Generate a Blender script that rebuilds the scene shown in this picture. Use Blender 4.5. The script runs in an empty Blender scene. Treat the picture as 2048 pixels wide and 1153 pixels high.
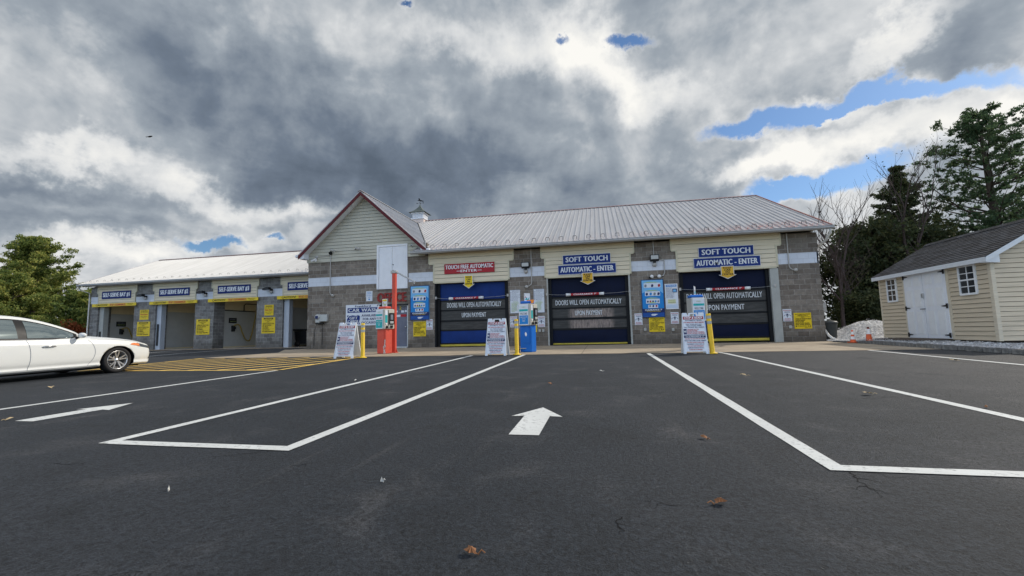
import bpy, math, random
import numpy as np
from mathutils import Vector, Matrix
random.seed(7); rng = np.random.default_rng(7)
S = bpy.context.scene; COL = S.collection
rad = math.radians
FY = 18.95      # front wall plane of the main building
LY = 22.7       # front wall plane of the self-serve building
def gz(y): return -0.011*(16.0-y) if y < 16 else 0.0

# ------------------------------------------------------------------ materials
class NT:
    def __init__(s, tree): s.t = tree; s.t.nodes.clear()
    def n(s, typ, ins=None, **kw):
        nd = s.t.nodes.new(typ)
        for k, v in kw.items(): setattr(nd, k, v)
        for k, v in (ins or {}).items():
            sock = nd.inputs[k]
            if isinstance(v, bpy.types.NodeSocket): s.t.links.new(v, sock)
            else: sock.default_value = v
        return nd
    def math(s, op, a, b=0.0, c=None, clamp=False):
        ins = {0: a, 1: b}
        if c is not None: ins[2] = c
        return s.n('ShaderNodeMath', ins, operation=op, use_clamp=clamp).outputs[0]
    def mix(s, f, a, b):
        return s.n('ShaderNodeMix', {0: f, 6: a, 7: b}, data_type='RGBA').outputs[2]
    def ramp(s, f, stops):
        nd = s.n('ShaderNodeValToRGB', {0: f}); cr = nd.color_ramp
        while len(cr.elements) < len(stops): cr.elements.new(0.5)
        for e, (p, c) in zip(cr.elements, stops):
            e.position = p; e.color = c if len(c) == 4 else (*c, 1)
        return nd.outputs[0]
    def noise(s, vec, scale, detail=4, rough=0.55, dist=0.0, out=0):
        ins = {'Scale': scale, 'Detail': detail, 'Roughness': rough, 'Distortion': dist}
        if vec is not None: ins['Vector'] = vec
        return s.n('ShaderNodeTexNoise', ins).outputs[out]
    def mr(s, v, a, b, c=0.0, d=1.0, smooth=True):
        return s.n('ShaderNodeMapRange', {0: v, 1: a, 2: b, 3: c, 4: d}, interpolation_type='SMOOTHSTEP' if smooth else 'LINEAR').outputs[0]
def c4(c): return (c[0], c[1], c[2], 1.0)
MATS = {}
def newmat(name):
    m = bpy.data.materials.new(name); m.use_nodes = True
    nt = NT(m.node_tree); MATS[name] = m
    return m, nt
def finish(nt, base, rough=0.6, metal=0.0, bump=None, bstr=0.3, bdist=0.01, spec=0.5, coat=0.0, emit=None):
    ins = {'Base Color': base, 'Roughness': rough, 'Metallic': metal, 'Specular IOR Level': spec, 'Coat Weight': coat}
    if bump is not None:
        ins['Normal'] = nt.n('ShaderNodeBump', {'Strength': bstr, 'Distance': bdist, 'Height': bump}).outputs[0]
    b = nt.n('ShaderNodeBsdfPrincipled', ins)
    nt.n('ShaderNodeOutputMaterial', {'Surface': b.outputs[0]})
def pos(nt): return nt.n('ShaderNodeNewGeometry').outputs['Position']
def objc(nt): return nt.n('ShaderNodeTexCoord').outputs['Object']
def simple(name, col, rough=0.5, metal=0.0, var=0.12, scale=6.0, spec=0.22, coat=0.0, bump=0.0, world=False):
    m, nt = newmat(name); v = pos(nt) if world else objc(nt)
    n1 = nt.noise(v, scale, 5, 0.6); n2 = nt.noise(v, scale*9, 3, 0.6)
    f = nt.math('ADD', nt.math('MULTIPLY', n1, 0.7), nt.math('MULTIPLY', n2, 0.3))
    f = nt.mr(f, 0.3, 0.7)
    base = nt.mix(f, c4([c*(1-var) for c in col]), c4([min(1, c*(1+var)) for c in col]))
    r = nt.math('ADD', nt.math('MULTIPLY', n1, 0.2), rough-0.1)
    finish(nt, base, r, metal, n2 if bump else None, bump, 0.01, spec, coat)
    return m
def block_mat(name, c1, c2, mortar, white=False):
    m, nt = newmat(name); p = pos(nt)
    sp = nt.n('ShaderNodeSeparateXYZ', {0: p})
    u = nt.math('ADD', sp.outputs[0], sp.outputs[1])
    uv = nt.n('ShaderNodeCombineXYZ', {0: u, 1: nt.math('ADD', sp.outputs[2], 40.64)}).outputs[0]
    br = nt.n('ShaderNodeTexBrick', {'Vector': uv, 'Color1': c4(c1), 'Color2': c4(c2), 'Mortar': c4(mortar), 'Scale': 1.0,
              'Mortar Size': 0.010, 'Mortar Smooth': 0.25, 'Bias': 0.0, 'Brick Width': 0.4064, 'Row Height': 0.2032}, offset=0.5)
    n1 = nt.noise(p, 9, 8, 0.72); n2 = nt.noise(p, 1.1, 5, 0.6); n3 = nt.noise(p, 45, 4, 0.7)
    k = nt.mr(n1, 0.28, 0.72, 0.68, 1.28, False)
    if white: k = nt.mr(n1, 0.28, 0.72, 0.93, 1.03, False)
    base = nt.mix(1.0, br.outputs[0], (1, 1, 1, 1))
    mul = nt.n('ShaderNodeMix', {0: 1.0, 6: br.outputs[0], 7: nt.n('ShaderNodeCombineXYZ', {0: k, 1: k, 2: k}).outputs[0]}, data_type='RGBA', blend_type='MULTIPLY').outputs[2]
    # rising damp and dirt near the ground, with ragged edge
    zz = nt.math('ADD', sp.outputs[2], nt.math('MULTIPLY', n2, -0.9))
    dirt = nt.mr(zz, -0.25, 0.25, 0.45, 0.0)
    if not white: mul = nt.mix(dirt, mul, c4((0.045, 0.042, 0.036)))
    st = nt.mr(n2, 0.42, 0.7, 0.0, 0.35 if not white else 0.08)
    mul = nt.mix(st, mul, c4((0.09, 0.08, 0.07)))
    h = nt.math('ADD', nt.math('MULTIPLY', n1, 0.8), nt.math('MULTIPLY', n3, 0.3))
    h = nt.math('SUBTRACT', h, nt.math('MULTIPLY', br.outputs['Fac'], 0.4))
    finish(nt, mul, 0.9, 0, h, 0.9 if not white else 0.5, 0.035, 0.2)
    return m
block = block_mat('split_face_block', (0.155, 0.130, 0.108), (0.255, 0.224, 0.19), (0.34, 0.315, 0.285))
blockL = block_mat('split_face_block_cool', (0.16, 0.155, 0.15), (0.25, 0.245, 0.235), (0.34, 0.335, 0.325))
band = block_mat('white_painted_block', (0.60, 0.64, 0.71), (0.63, 0.67, 0.74), (0.54, 0.57, 0.63), True)  # white paint, with the bluish sky tint of its shade put into the colour

def siding_mat(name, col):
    m, nt = newmat(name); p = pos(nt)
    n = nt.noise(nt.n('ShaderNodeMapping', {0: p, 3: (0.6, 0.6, 14)}).outputs[0], 3, 4, 0.6)
    n2 = nt.noise(p, 1.3, 5, 0.6)
    base = nt.mix(nt.mr(n, 0.3, 0.7), c4([c*0.9 for c in col]), c4([c*1.06 for c in col]))
    base = nt.mix(nt.mr(n2, 0.5, 0.75, 0, 0.18), base, c4([c*0.62 for c in col]))
    finish(nt, base, 0.55, 0, n, 0.15, 0.004, 0.35)
    return m
cream = siding_mat('cream_siding', (0.66, 0.585, 0.435))
cream_trim = siding_mat('cream_trim', (0.56, 0.52, 0.38))
sage = siding_mat('pale_sage_siding', (0.48, 0.465, 0.385))
lap_shade_m = simple('painted_lap_shadow', (0.10, 0.095, 0.075), 0.9)  # dark colour painting the shadow line under each siding board
tan_vinyl = siding_mat('tan_vinyl_siding', (0.57, 0.485, 0.36))
tan_trim = siding_mat('tan_corner_trim', (0.60, 0.53, 0.41))

def roof_mat(name, col, rust):
    m, nt = newmat(name); p = pos(nt)
    sp = nt.n('ShaderNodeSeparateXYZ', {0: p})
    st = nt.noise(nt.n('ShaderNodeMapping', {0: p, 3: (5.0, 0.25, 0.25)}).outputs[0], 1.0, 5, 0.6)
    n1 = nt.noise(p, 0.9, 5, 0.6); n2 = nt.noise(p, 7, 6, 0.75)
    base = nt.mix(nt.mr(st, 0.3, 0.7), c4([c*0.84 for c in col]), c4([min(1, c*1.04) for c in col]))
    base = nt.mix(nt.mr(n1, 0.45, 0.7, 0, 0.25), base, c4([c*0.72 for c in col]))
    low = nt.mr(nt.math('ADD', sp.outputs[1], nt.math('MULTIPLY', n1, -2.2)), 17.4, 18.6, 1, 0)
    rgt = nt.mr(sp.outputs[0], -1.0, 7.0, 0.25, 1.0)
    f = nt.math('MULTIPLY', nt.math('MULTIPLY', low, rgt), nt.mr(n2, 0.45, 0.62))
    f2 = nt.math('MAXIMUM', nt.math('MULTIPLY', f, rust), nt.math('MULTIPLY', nt.mr(n2, 0.68, 0.74), 0.35*rust))
    base = nt.mix(f2, base, c4((0.36, 0.10, 0.07)))
    finish(nt, base, 0.42, 0.0, n1, 0.08, 0.01, 0.5)
    return m
roofm = roof_mat('weathered_metal_roof', (0.41, 0.405, 0.41), 0.9)
roofw = roof_mat('white_metal_roof', (0.46, 0.46, 0.455), 0.0)

def asphalt_mat():
    m, nt = newmat('asphalt_sealcoat'); p = pos(nt)
    fine = nt.noise(p, 150, 3, 0.75); mid = nt.noise(p, 48, 3, 0.6, 0.6); big = nt.noise(p, 0.35, 5, 0.6)
    med = nt.noise(p, 1.6, 6, 0.62, 0.4)
    vor = nt.n('ShaderNodeTexVoronoi', {'Vector': p, 'Scale': 120.0, 'Randomness': 1.0})
    sp = nt.n('ShaderNodeSeparateXYZ', {0: p})
    side = nt.mr(nt.math('ADD', sp.outputs[0], nt.math('MULTIPLY', big, 6)), 3.0, 10.0)
    base = nt.mix(side, c4((0.016, 0.0195, 0.0245)), c4((0.042, 0.041, 0.042)))
    base = nt.mix(nt.mr(big, 0.35, 0.65, 0, 0.5), base, c4((0.029, 0.032, 0.038)))
    base = nt.mix(nt.mr(med, 0.50, 0.75, 0, 0.6), base, c4((0.060, 0.060, 0.063)))
    base = nt.mix(nt.mr(med, 0.47, 0.28, 0, 0.75), base, c4((0.013, 0.015, 0.018)))
    # tyre scuffs running along the lanes
    sc = nt.noise(nt.n('ShaderNodeMapping', {0: p, 2: (0, 0, rad(4)), 3: (3.2, 0.28, 1)}).outputs[0], 1.3, 5, 0.7)
    base = nt.mix(nt.mr(sc, 0.58, 0.76, 0, 0.3), base, c4((0.085, 0.08, 0.078)))
    sc2 = nt.noise(nt.n('ShaderNodeMapping', {0: p, 2: (0, 0, rad(-68)), 3: (7, 0.4, 1)}).outputs[0], 1.7, 5, 0.7)
    base = nt.mix(nt.mr(sc2, 0.64, 0.78, 0, 0.35), base, c4((0.10, 0.095, 0.09)))
    grain = nt.math('ADD', nt.math('MULTIPLY', fine, 0.5), nt.math('MULTIPLY', mid, 0.5))
    g = nt.mr(grain, 0.36, 0.66, 0.12, 2.1, False)
    base = nt.n('ShaderNodeMix', {0: 1.0, 6: base, 7: nt.n('ShaderNodeCombineXYZ', {0: g, 1: g, 2: g}).outputs[0]}, data_type='RGBA', blend_type='MULTIPLY').outputs[2]
    oil = nt.n('ShaderNodeTexVoronoi', {'Vector': nt.n('ShaderNodeVectorMath', {0: p, 1: nt.n('ShaderNodeVectorMath', {0: nt.noise(p, 3.0, 4, 0.6, out=1), 3: 0.25}, operation='SCALE').outputs[0]}, operation='ADD').outputs[0], 'Scale': 0.9}).outputs['Distance']
    base = nt.mix(nt.math('MULTIPLY', nt.mr(oil, 0.05, 0.14, 0.55, 0), nt.mr(big, 0.5, 0.6)), base, c4((0.012, 0.012, 0.014)))
    speck = nt.mr(vor.outputs['Color'], 0.93, 0.97, 0, 0.6)
    base = nt.mix(nt.math('MULTIPLY', speck, nt.mr(fine, 0.45, 0.6)), base, c4((0.13, 0.125, 0.12)))
    # hairline cracks
    w = nt.n('ShaderNodeVectorMath', {0: p, 1: nt.noise(p, 2.5, 5, 0.7, out=1)}, operation='ADD').outputs[0]
    cr = nt.n('ShaderNodeTexVoronoi', {'Vector': w, 'Scale': 0.22}, feature='DISTANCE_TO_EDGE').outputs[0]
    crm = nt.math('MULTIPLY', nt.mr(cr, 0.0, 0.0022, 1, 0), nt.mr(nt.noise(p, 0.5, 3, 0.5), 0.55, 0.64))
    base = nt.mix(crm, base, c4((0.008, 0.008, 0.009)))
    h = nt.math('SUBTRACT', nt.math('ADD', fine, nt.math('MULTIPLY', mid, 0.9)), nt.math('MULTIPLY', crm, 1.5))
    finish(nt, base, 0.82, 0, h, 0.8, 0.010, 0.35)
    return m
asphalt = asphalt_mat()
def paint_line_mat(name, col, wear):
    m, nt = newmat(name); p = pos(nt)
    n = nt.noise(p, 26, 6, 0.75); n2 = nt.noise(p, 2.2, 5, 0.65)
    base = nt.mix(nt.mr(n2, 0.3, 0.7), c4([c*0.86 for c in col]), c4(col))
    base = nt.mix(nt.mr(nt.math('ADD', n, nt.math('MULTIPLY', n2, 0.25)), 0.66, 0.78, 0, wear), base, c4((0.09, 0.09, 0.09)))
    finish(nt, base, 0.7, 0, n, 0.35, 0.004, 0.3)
    return m
white_line = paint_line_mat('white_road_paint', (0.62, 0.63, 0.61), 0.5)
yellow_line = paint_line_mat('yellow_road_paint', (0.85, 0.56, 0.13), 0.3)
def concrete_mat():
    m, nt = newmat('apron_concrete'); p = pos(nt)
    n1 = nt.noise(p, 0.7, 6, 0.65); n2 = nt.noise(p, 6, 6, 0.7); n3 = nt.noise(p, 60, 3, 0.6)
    base = nt.mix(nt.mr(n1, 0.3, 0.7), c4((0.27, 0.215, 0.155)), c4((0.40, 0.33, 0.24)))
    base = nt.mix(nt.mr(n2, 0.5, 0.75, 0, 0.4), base, c4((0.17, 0.14, 0.11)))
    base = nt.mix(nt.mr(n3, 0.55, 0.7, 0, 0.25), base, c4((0.45, 0.4, 0.33)))
    sp = nt.n('ShaderNodeSeparateXYZ', {0: p})
    jx = nt.math('PINGPONG', nt.math('ADD', sp.outputs[0], 0.6), 1.75)
    j = nt.mr(jx, 0.0, 0.02, 1, 0)
    jy = nt.mr(nt.math('ABSOLUTE', nt.math('SUBTRACT', sp.outputs[1], 15.9)), 0.0, 0.02, 1, 0)
    j = nt.math('MAXIMUM', j, jy)
    base = nt.mix(nt.math('MULTIPLY', j, 0.8), base, c4((0.08, 0.07, 0.055)))
    finish(nt, base, 0.85, 0, nt.math('SUBTRACT', n3, j), 0.3, 0.01, 0.3)
    return m
concrete = concrete_mat()
def grass_mat():
    m, nt = newmat('grass_ground'); p = pos(nt)
    n1 = nt.noise(p, 0.15, 6, 0.65); n2 = nt.noise(p, 12, 5, 0.7)
    base = nt.mix(nt.mr(n1, 0.35, 0.65), c4((0.07, 0.085, 0.025)), c4((0.13, 0.12, 0.045)))
    base = nt.mix(nt.mr(n2, 0.4, 0.7, 0, 0.6), base, c4((0.045, 0.05, 0.02)))
    finish(nt, base, 0.95, 0, n2, 0.8, 0.06, 0.1)
    return m
grass = grass_mat()
def gravel_mat():
    m, nt = newmat('white_gravel'); p = pos(nt)
    v = nt.n('ShaderNodeTexVoronoi', {'Vector': p, 'Scale': 16.0})
    v2 = nt.n('ShaderNodeTexVoronoi', {'Vector': p, 'Scale': 16.0}, feature='DISTANCE_TO_EDGE').outputs[0]
    base = nt.mix(nt.mr(v.outputs['Color'], 0.1, 0.9), c4((0.48, 0.48, 0.49)), c4((0.85, 0.85, 0.85)))
    base = nt.mix(nt.mr(v2, 0.0, 0.05, 0.8, 0), base, c4((0.25, 0.25, 0.25)))
    finish(nt, base, 0.9, 0, nt.math('MINIMUM', v2, 0.3), 1.0, 0.12, 0.2)
    return m
gravel = gravel_mat()
def shingle_mat():
    m, nt = newmat('asphalt_shingle'); p = pos(nt)
    sp = nt.n('ShaderNodeSeparateXYZ', {0: p})
    uv = nt.n('ShaderNodeCombineXYZ', {0: sp.outputs[1], 1: nt.math('MULTIPLY', sp.outputs[2], 1.95)}).outputs[0]
    br = nt.n('ShaderNodeTexBrick', {'Vector': uv, 'Color1': c4((0.016, 0.017, 0.021)), 'Color2': c4((0.055, 0.059, 0.070)), 'Mortar': c4((0.012, 0.012, 0.012)),
        'Scale': 1.0, 'Mortar Size': 0.008, 'Brick Width': 0.30, 'Row Height': 0.14}, offset=0.5)
    n = nt.noise(p, 60, 3, 0.7)
    k = nt.mr(n, 0.3, 0.7, 0.75, 1.25, False)
    base = nt.n('ShaderNodeMix', {0: 1.0, 6: br.outputs[0], 7: nt.n('ShaderNodeCombineXYZ', {0: k, 1: k, 2: k}).outputs[0]}, data_type='RGBA', blend_type='MULTIPLY').outputs[2]
    finish(nt, base, 0.85, 0, nt.math('SUBTRACT', n, br.outputs['Fac']), 0.6, 0.02, 0.2)
    return m
shingle = shingle_mat()
def leaf_mat(name, cols, trans=0.25):
    m, nt = newmat(name)
    oi = nt.n('ShaderNodeNewGeometry')
    rnd = oi.outputs['Random Per Island']
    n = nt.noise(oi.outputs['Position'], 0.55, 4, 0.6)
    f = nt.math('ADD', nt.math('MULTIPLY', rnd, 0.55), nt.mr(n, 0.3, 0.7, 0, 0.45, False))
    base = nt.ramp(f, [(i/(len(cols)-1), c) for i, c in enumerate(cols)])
    d = nt.n('ShaderNodeBsdfPrincipled', {'Base Color': base, 'Roughness': 0.6, 'Specular IOR Level': 0.25})
    t = nt.n('ShaderNodeBsdfTranslucent', {'Color': base})
    mx = nt.n('ShaderNodeMixShader', {0: trans, 1: d.outputs[0], 2: t.outputs[0]})
    nt.n('ShaderNodeOutputMaterial', {'Surface': mx.outputs[0]})
    return m
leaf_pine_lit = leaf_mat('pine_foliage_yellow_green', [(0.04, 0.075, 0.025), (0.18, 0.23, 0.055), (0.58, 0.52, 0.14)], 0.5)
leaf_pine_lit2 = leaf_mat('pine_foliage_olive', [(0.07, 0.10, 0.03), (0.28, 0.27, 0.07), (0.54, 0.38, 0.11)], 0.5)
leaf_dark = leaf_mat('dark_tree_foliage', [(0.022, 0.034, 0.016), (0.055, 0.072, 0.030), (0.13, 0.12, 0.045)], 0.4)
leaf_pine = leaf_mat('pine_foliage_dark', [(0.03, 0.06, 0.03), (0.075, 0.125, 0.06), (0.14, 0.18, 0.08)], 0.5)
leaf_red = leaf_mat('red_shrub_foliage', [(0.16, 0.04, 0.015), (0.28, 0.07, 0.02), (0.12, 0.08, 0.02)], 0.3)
bark = simple('bark', (0.07, 0.055, 0.045), 0.9, 0, 0.3, 4, 0.2, bump=0.6)
bark_grey = simple('grey_bark', (0.06, 0.045, 0.042), 0.9, 0, 0.3, 4, 0.2)
white_paint = simple('white_paint', (0.72, 0.74, 0.78), 0.5, 0, 0.05, 3)
white_gloss = simple('white_plastic', (0.74, 0.75, 0.76), 0.35, 0, 0.04, 5)
gutter_m = simple('gutter_aluminium', (0.36, 0.36, 0.36), 0.45, 0.1, 0.12, 3)
gutter_w = simple('white_gutter_aluminium', (0.6, 0.58, 0.54), 0.45, 0.0, 0.12, 3)
red_trim = simple('dark_red_trim', (0.095, 0.010, 0.013), 0.5, 0, 0.15, 4)
steel = simple('galvanised_steel', (0.42, 0.43, 0.44), 0.4, 0.6, 0.15, 8)
conduit_m = simple('grey_conduit', (0.42, 0.41, 0.39), 0.5, 0.1, 0.1, 8)
black = simple('black_plastic', (0.012, 0.012, 0.013), 0.45, 0, 0.2, 8)
rubber = simple('tyre_rubber', (0.022, 0.021, 0.021), 0.75, 0, 0.2, 12)
black_metal = simple('black_metal', (0.02, 0.02, 0.022), 0.4, 0.3, 0.2, 8)
dark_frame = simple('dark_door_frame', (0.008, 0.009, 0.011), 0.6, 0.0, 0.2, 4, 0.2)
light_jamb = simple('light_grey_jamb', (0.36, 0.37, 0.35), 0.55, 0.0, 0.1, 3)
blue_fab = simple('bright_blue_door_panel', (0.006, 0.030, 0.155), 0.65, 0, 0.18, 2, 0.2)
navy_fab = simple('navy_door_panel', (0.004, 0.008, 0.028), 0.65, 0, 0.2, 2, 0.15)
yellow_edge = simple('yellow_safety_edge', (0.50, 0.40, 0.06), 0.5, 0, 0.15, 5)
sign_blue = simple('sign_navy_blue', (0.008, 0.024, 0.14), 0.6, 0, 0.08, 4)
sign_blue2 = simple('sign_royal_blue', (0.008, 0.030, 0.17), 0.6, 0, 0.08, 4)
sign_red = simple('sign_red', (0.35, 0.018, 0.028), 0.4, 0, 0.1, 4)
sign_yellow = simple('sign_yellow', (0.72, 0.52, 0.02), 0.4, 0, 0.08, 4)
sign_amber = simple('sign_amber', (0.62, 0.36, 0.03), 0.4, 0, 0.08, 4)
sign_white = simple('sign_white', (0.62, 0.66, 0.72), 0.45, 0, 0.04, 4)
sign_white2 = simple('sign_board_white', (0.68, 0.72, 0.78), 0.45, 0, 0.04, 4)
ink_black = simple('black_ink', (0.012, 0.012, 0.014), 0.5)
ink_red = simple('red_ink', (0.42, 0.02, 0.03), 0.5)
ink_grey = simple('grey_ink', (0.18, 0.20, 0.24), 0.5)
ink_white = simple('white_ink', (0.75, 0.77, 0.80), 0.5)
ink_navy = simple('navy_ink', (0.015, 0.025, 0.10), 0.5)
ink_green = simple('green_ink', (0.38, 0.50, 0.20), 0.5)
ink_teal = simple('teal_ink', (0.02, 0.36, 0.38), 0.5)
sky_blue = simple('board_light_blue', (0.16, 0.42, 0.72), 0.35, 0, 0.05, 2)
mid_blue = simple('board_blue', (0.01, 0.20, 0.55), 0.35, 0, 0.08, 2)
deep_blue = simple('board_deep_blue', (0.01, 0.07, 0.30), 0.35, 0, 0.08, 2)
letter_white = simple('weathered_vinyl_letter', (0.42, 0.47, 0.52), 0.5, 0, 0.3, 14)
letter_white2 = simple('white_vinyl_letter', (0.6, 0.63, 0.66), 0.5, 0, 0.12, 14)
office_red = simple('red_letter', (0.24, 0.028, 0.025), 0.5, 0, 0.2, 8)
door_grey = simple('grey_office_door', (0.13, 0.14, 0.185), 0.5, 0, 0.16, 2)
kiosk_red = simple('faded_red_orange_paint', (0.58, 0.085, 0.055), 0.5, 0, 0.1, 3)
kiosk_blue = simple('kiosk_blue_paint', (0.01, 0.13, 0.50), 0.4, 0, 0.08, 3)
kiosk_grey = simple('kiosk_light_grey', (0.42, 0.43, 0.42), 0.4, 0.1, 0.05, 3)
kiosk_beige = simple('kiosk_beige', (0.50, 0.48, 0.42), 0.45, 0, 0.05, 3)
bollard_y = simple('bollard_yellow', (0.72, 0.46, 0.03), 0.45, 0, 0.1, 5)
reflect_m = simple('reflective_tape', (0.38, 0.39, 0.36), 0.3, 0.2, 0.15, 30)
orange_m = simple('cone_orange', (0.70, 0.13, 0.045), 0.5, 0, 0.15, 6)
cone_white = simple('cone_white_collar', (0.78, 0.76, 0.74), 0.4, 0, 0.12, 8)
orange_card = simple('orange_card', (0.8, 0.25, 0.03), 0.5)
hose_m = simple('yellow_hose_rubber', (0.30, 0.22, 0.06), 0.5, 0, 0.1, 8)
bay_panel = simple('bay_wall_panel', (0.46, 0.46, 0.44), 0.4, 0, 0.06, 1.5)
bay_cream = simple('bay_cream_wall', (0.78, 0.66, 0.44), 0.6, 0, 0.06, 1.5)
bluegrey = simple('blue_grey_post', (0.42, 0.46, 0.52), 0.5, 0, 0.06, 2)
belgian = simple('granite_kerb_block', (0.20, 0.195, 0.185), 0.9, 0, 0.35, 9, 0.2, bump=0.8)
copper = simple('weathered_copper', (0.11, 0.13, 0.12), 0.5, 0.4, 0.2, 8)
leafb = simple('dry_oak_leaf', (0.24, 0.11, 0.05), 0.7, 0, 0.3, 30)
leafp = simple('pale_dry_leaf', (0.42, 0.32, 0.18), 0.7, 0, 0.3, 30)
paperw = simple('white_scrap', (0.55, 0.54, 0.5), 0.7, 0, 0.1, 30)
glass_dark = simple('dark_window_glass', (0.012, 0.014, 0.016), 0.12, 0, 0.1, 2, 0.8)
carpaint = simple('white_car_paint', (0.72, 0.72, 0.69), 0.32, 0, 0.01, 1, 0.5, coat=0.8)
chrome = simple('bright_alloy', (0.62, 0.62, 0.62), 0.28, 0.85, 0.05, 5)
alloy_dark = simple('dark_alloy', (0.10, 0.10, 0.105), 0.4, 0.6, 0.05, 5)
amber_lens = simple('amber_lens', (0.75, 0.20, 0.04), 0.2, 0, 0.05, 5, 0.6, coat=0.6)
lens = simple('clear_headlight_lens', (0.10, 0.11, 0.115), 0.12, 0.5, 0.5, 14, 0.7, coat=0.8)
bird_m = simple('dark_feathers', (0.02, 0.018, 0.018), 0.8)
def carglass():
    m, nt = newmat('car_window_glass')
    finish(nt, c4((0.30, 0.35, 0.34)), 0.03, 0.9, None, spec=1.0, coat=1.0)
    return m
car_glass = carglass()
def smoky(name, stain):
    m, nt = newmat(name); p = objc(nt)
    n = nt.noise(nt.n('ShaderNodeMapping', {0: p, 3: (1.0, 1, 7)}).outputs[0], 1.6, 6, 0.65)
    base = nt.mix(nt.mr(n, 0.35, 0.75), c4((0.022, 0.022, 0.022)), c4((0.06, 0.057, 0.056)))
    if stain:
        sp = nt.n('ShaderNodeSeparateXYZ', {0: p})
        w = nt.mr(nt.math('ABSOLUTE', nt.math('ADD', sp.outputs[0], -0.1)), 0.75, 1.05, 1, 0)
        n2 = nt.noise(nt.n('ShaderNodeMapping', {0: p, 3: (14, 1, 3)}).outputs[0], 1.0, 5, 0.7)
        base = nt.mix(nt.math('MULTIPLY', w, nt.mr(n2, 0.35, 0.6, 0.25, 1.0)), base, c4((0.27, 0.215, 0.19)))
    finish(nt, base, 0.35, 0, None, spec=0.35)
    return m
win_smoky = smoky('smoky_door_window', False)
win_stain = smoky('scraped_door_window', True)

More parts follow.
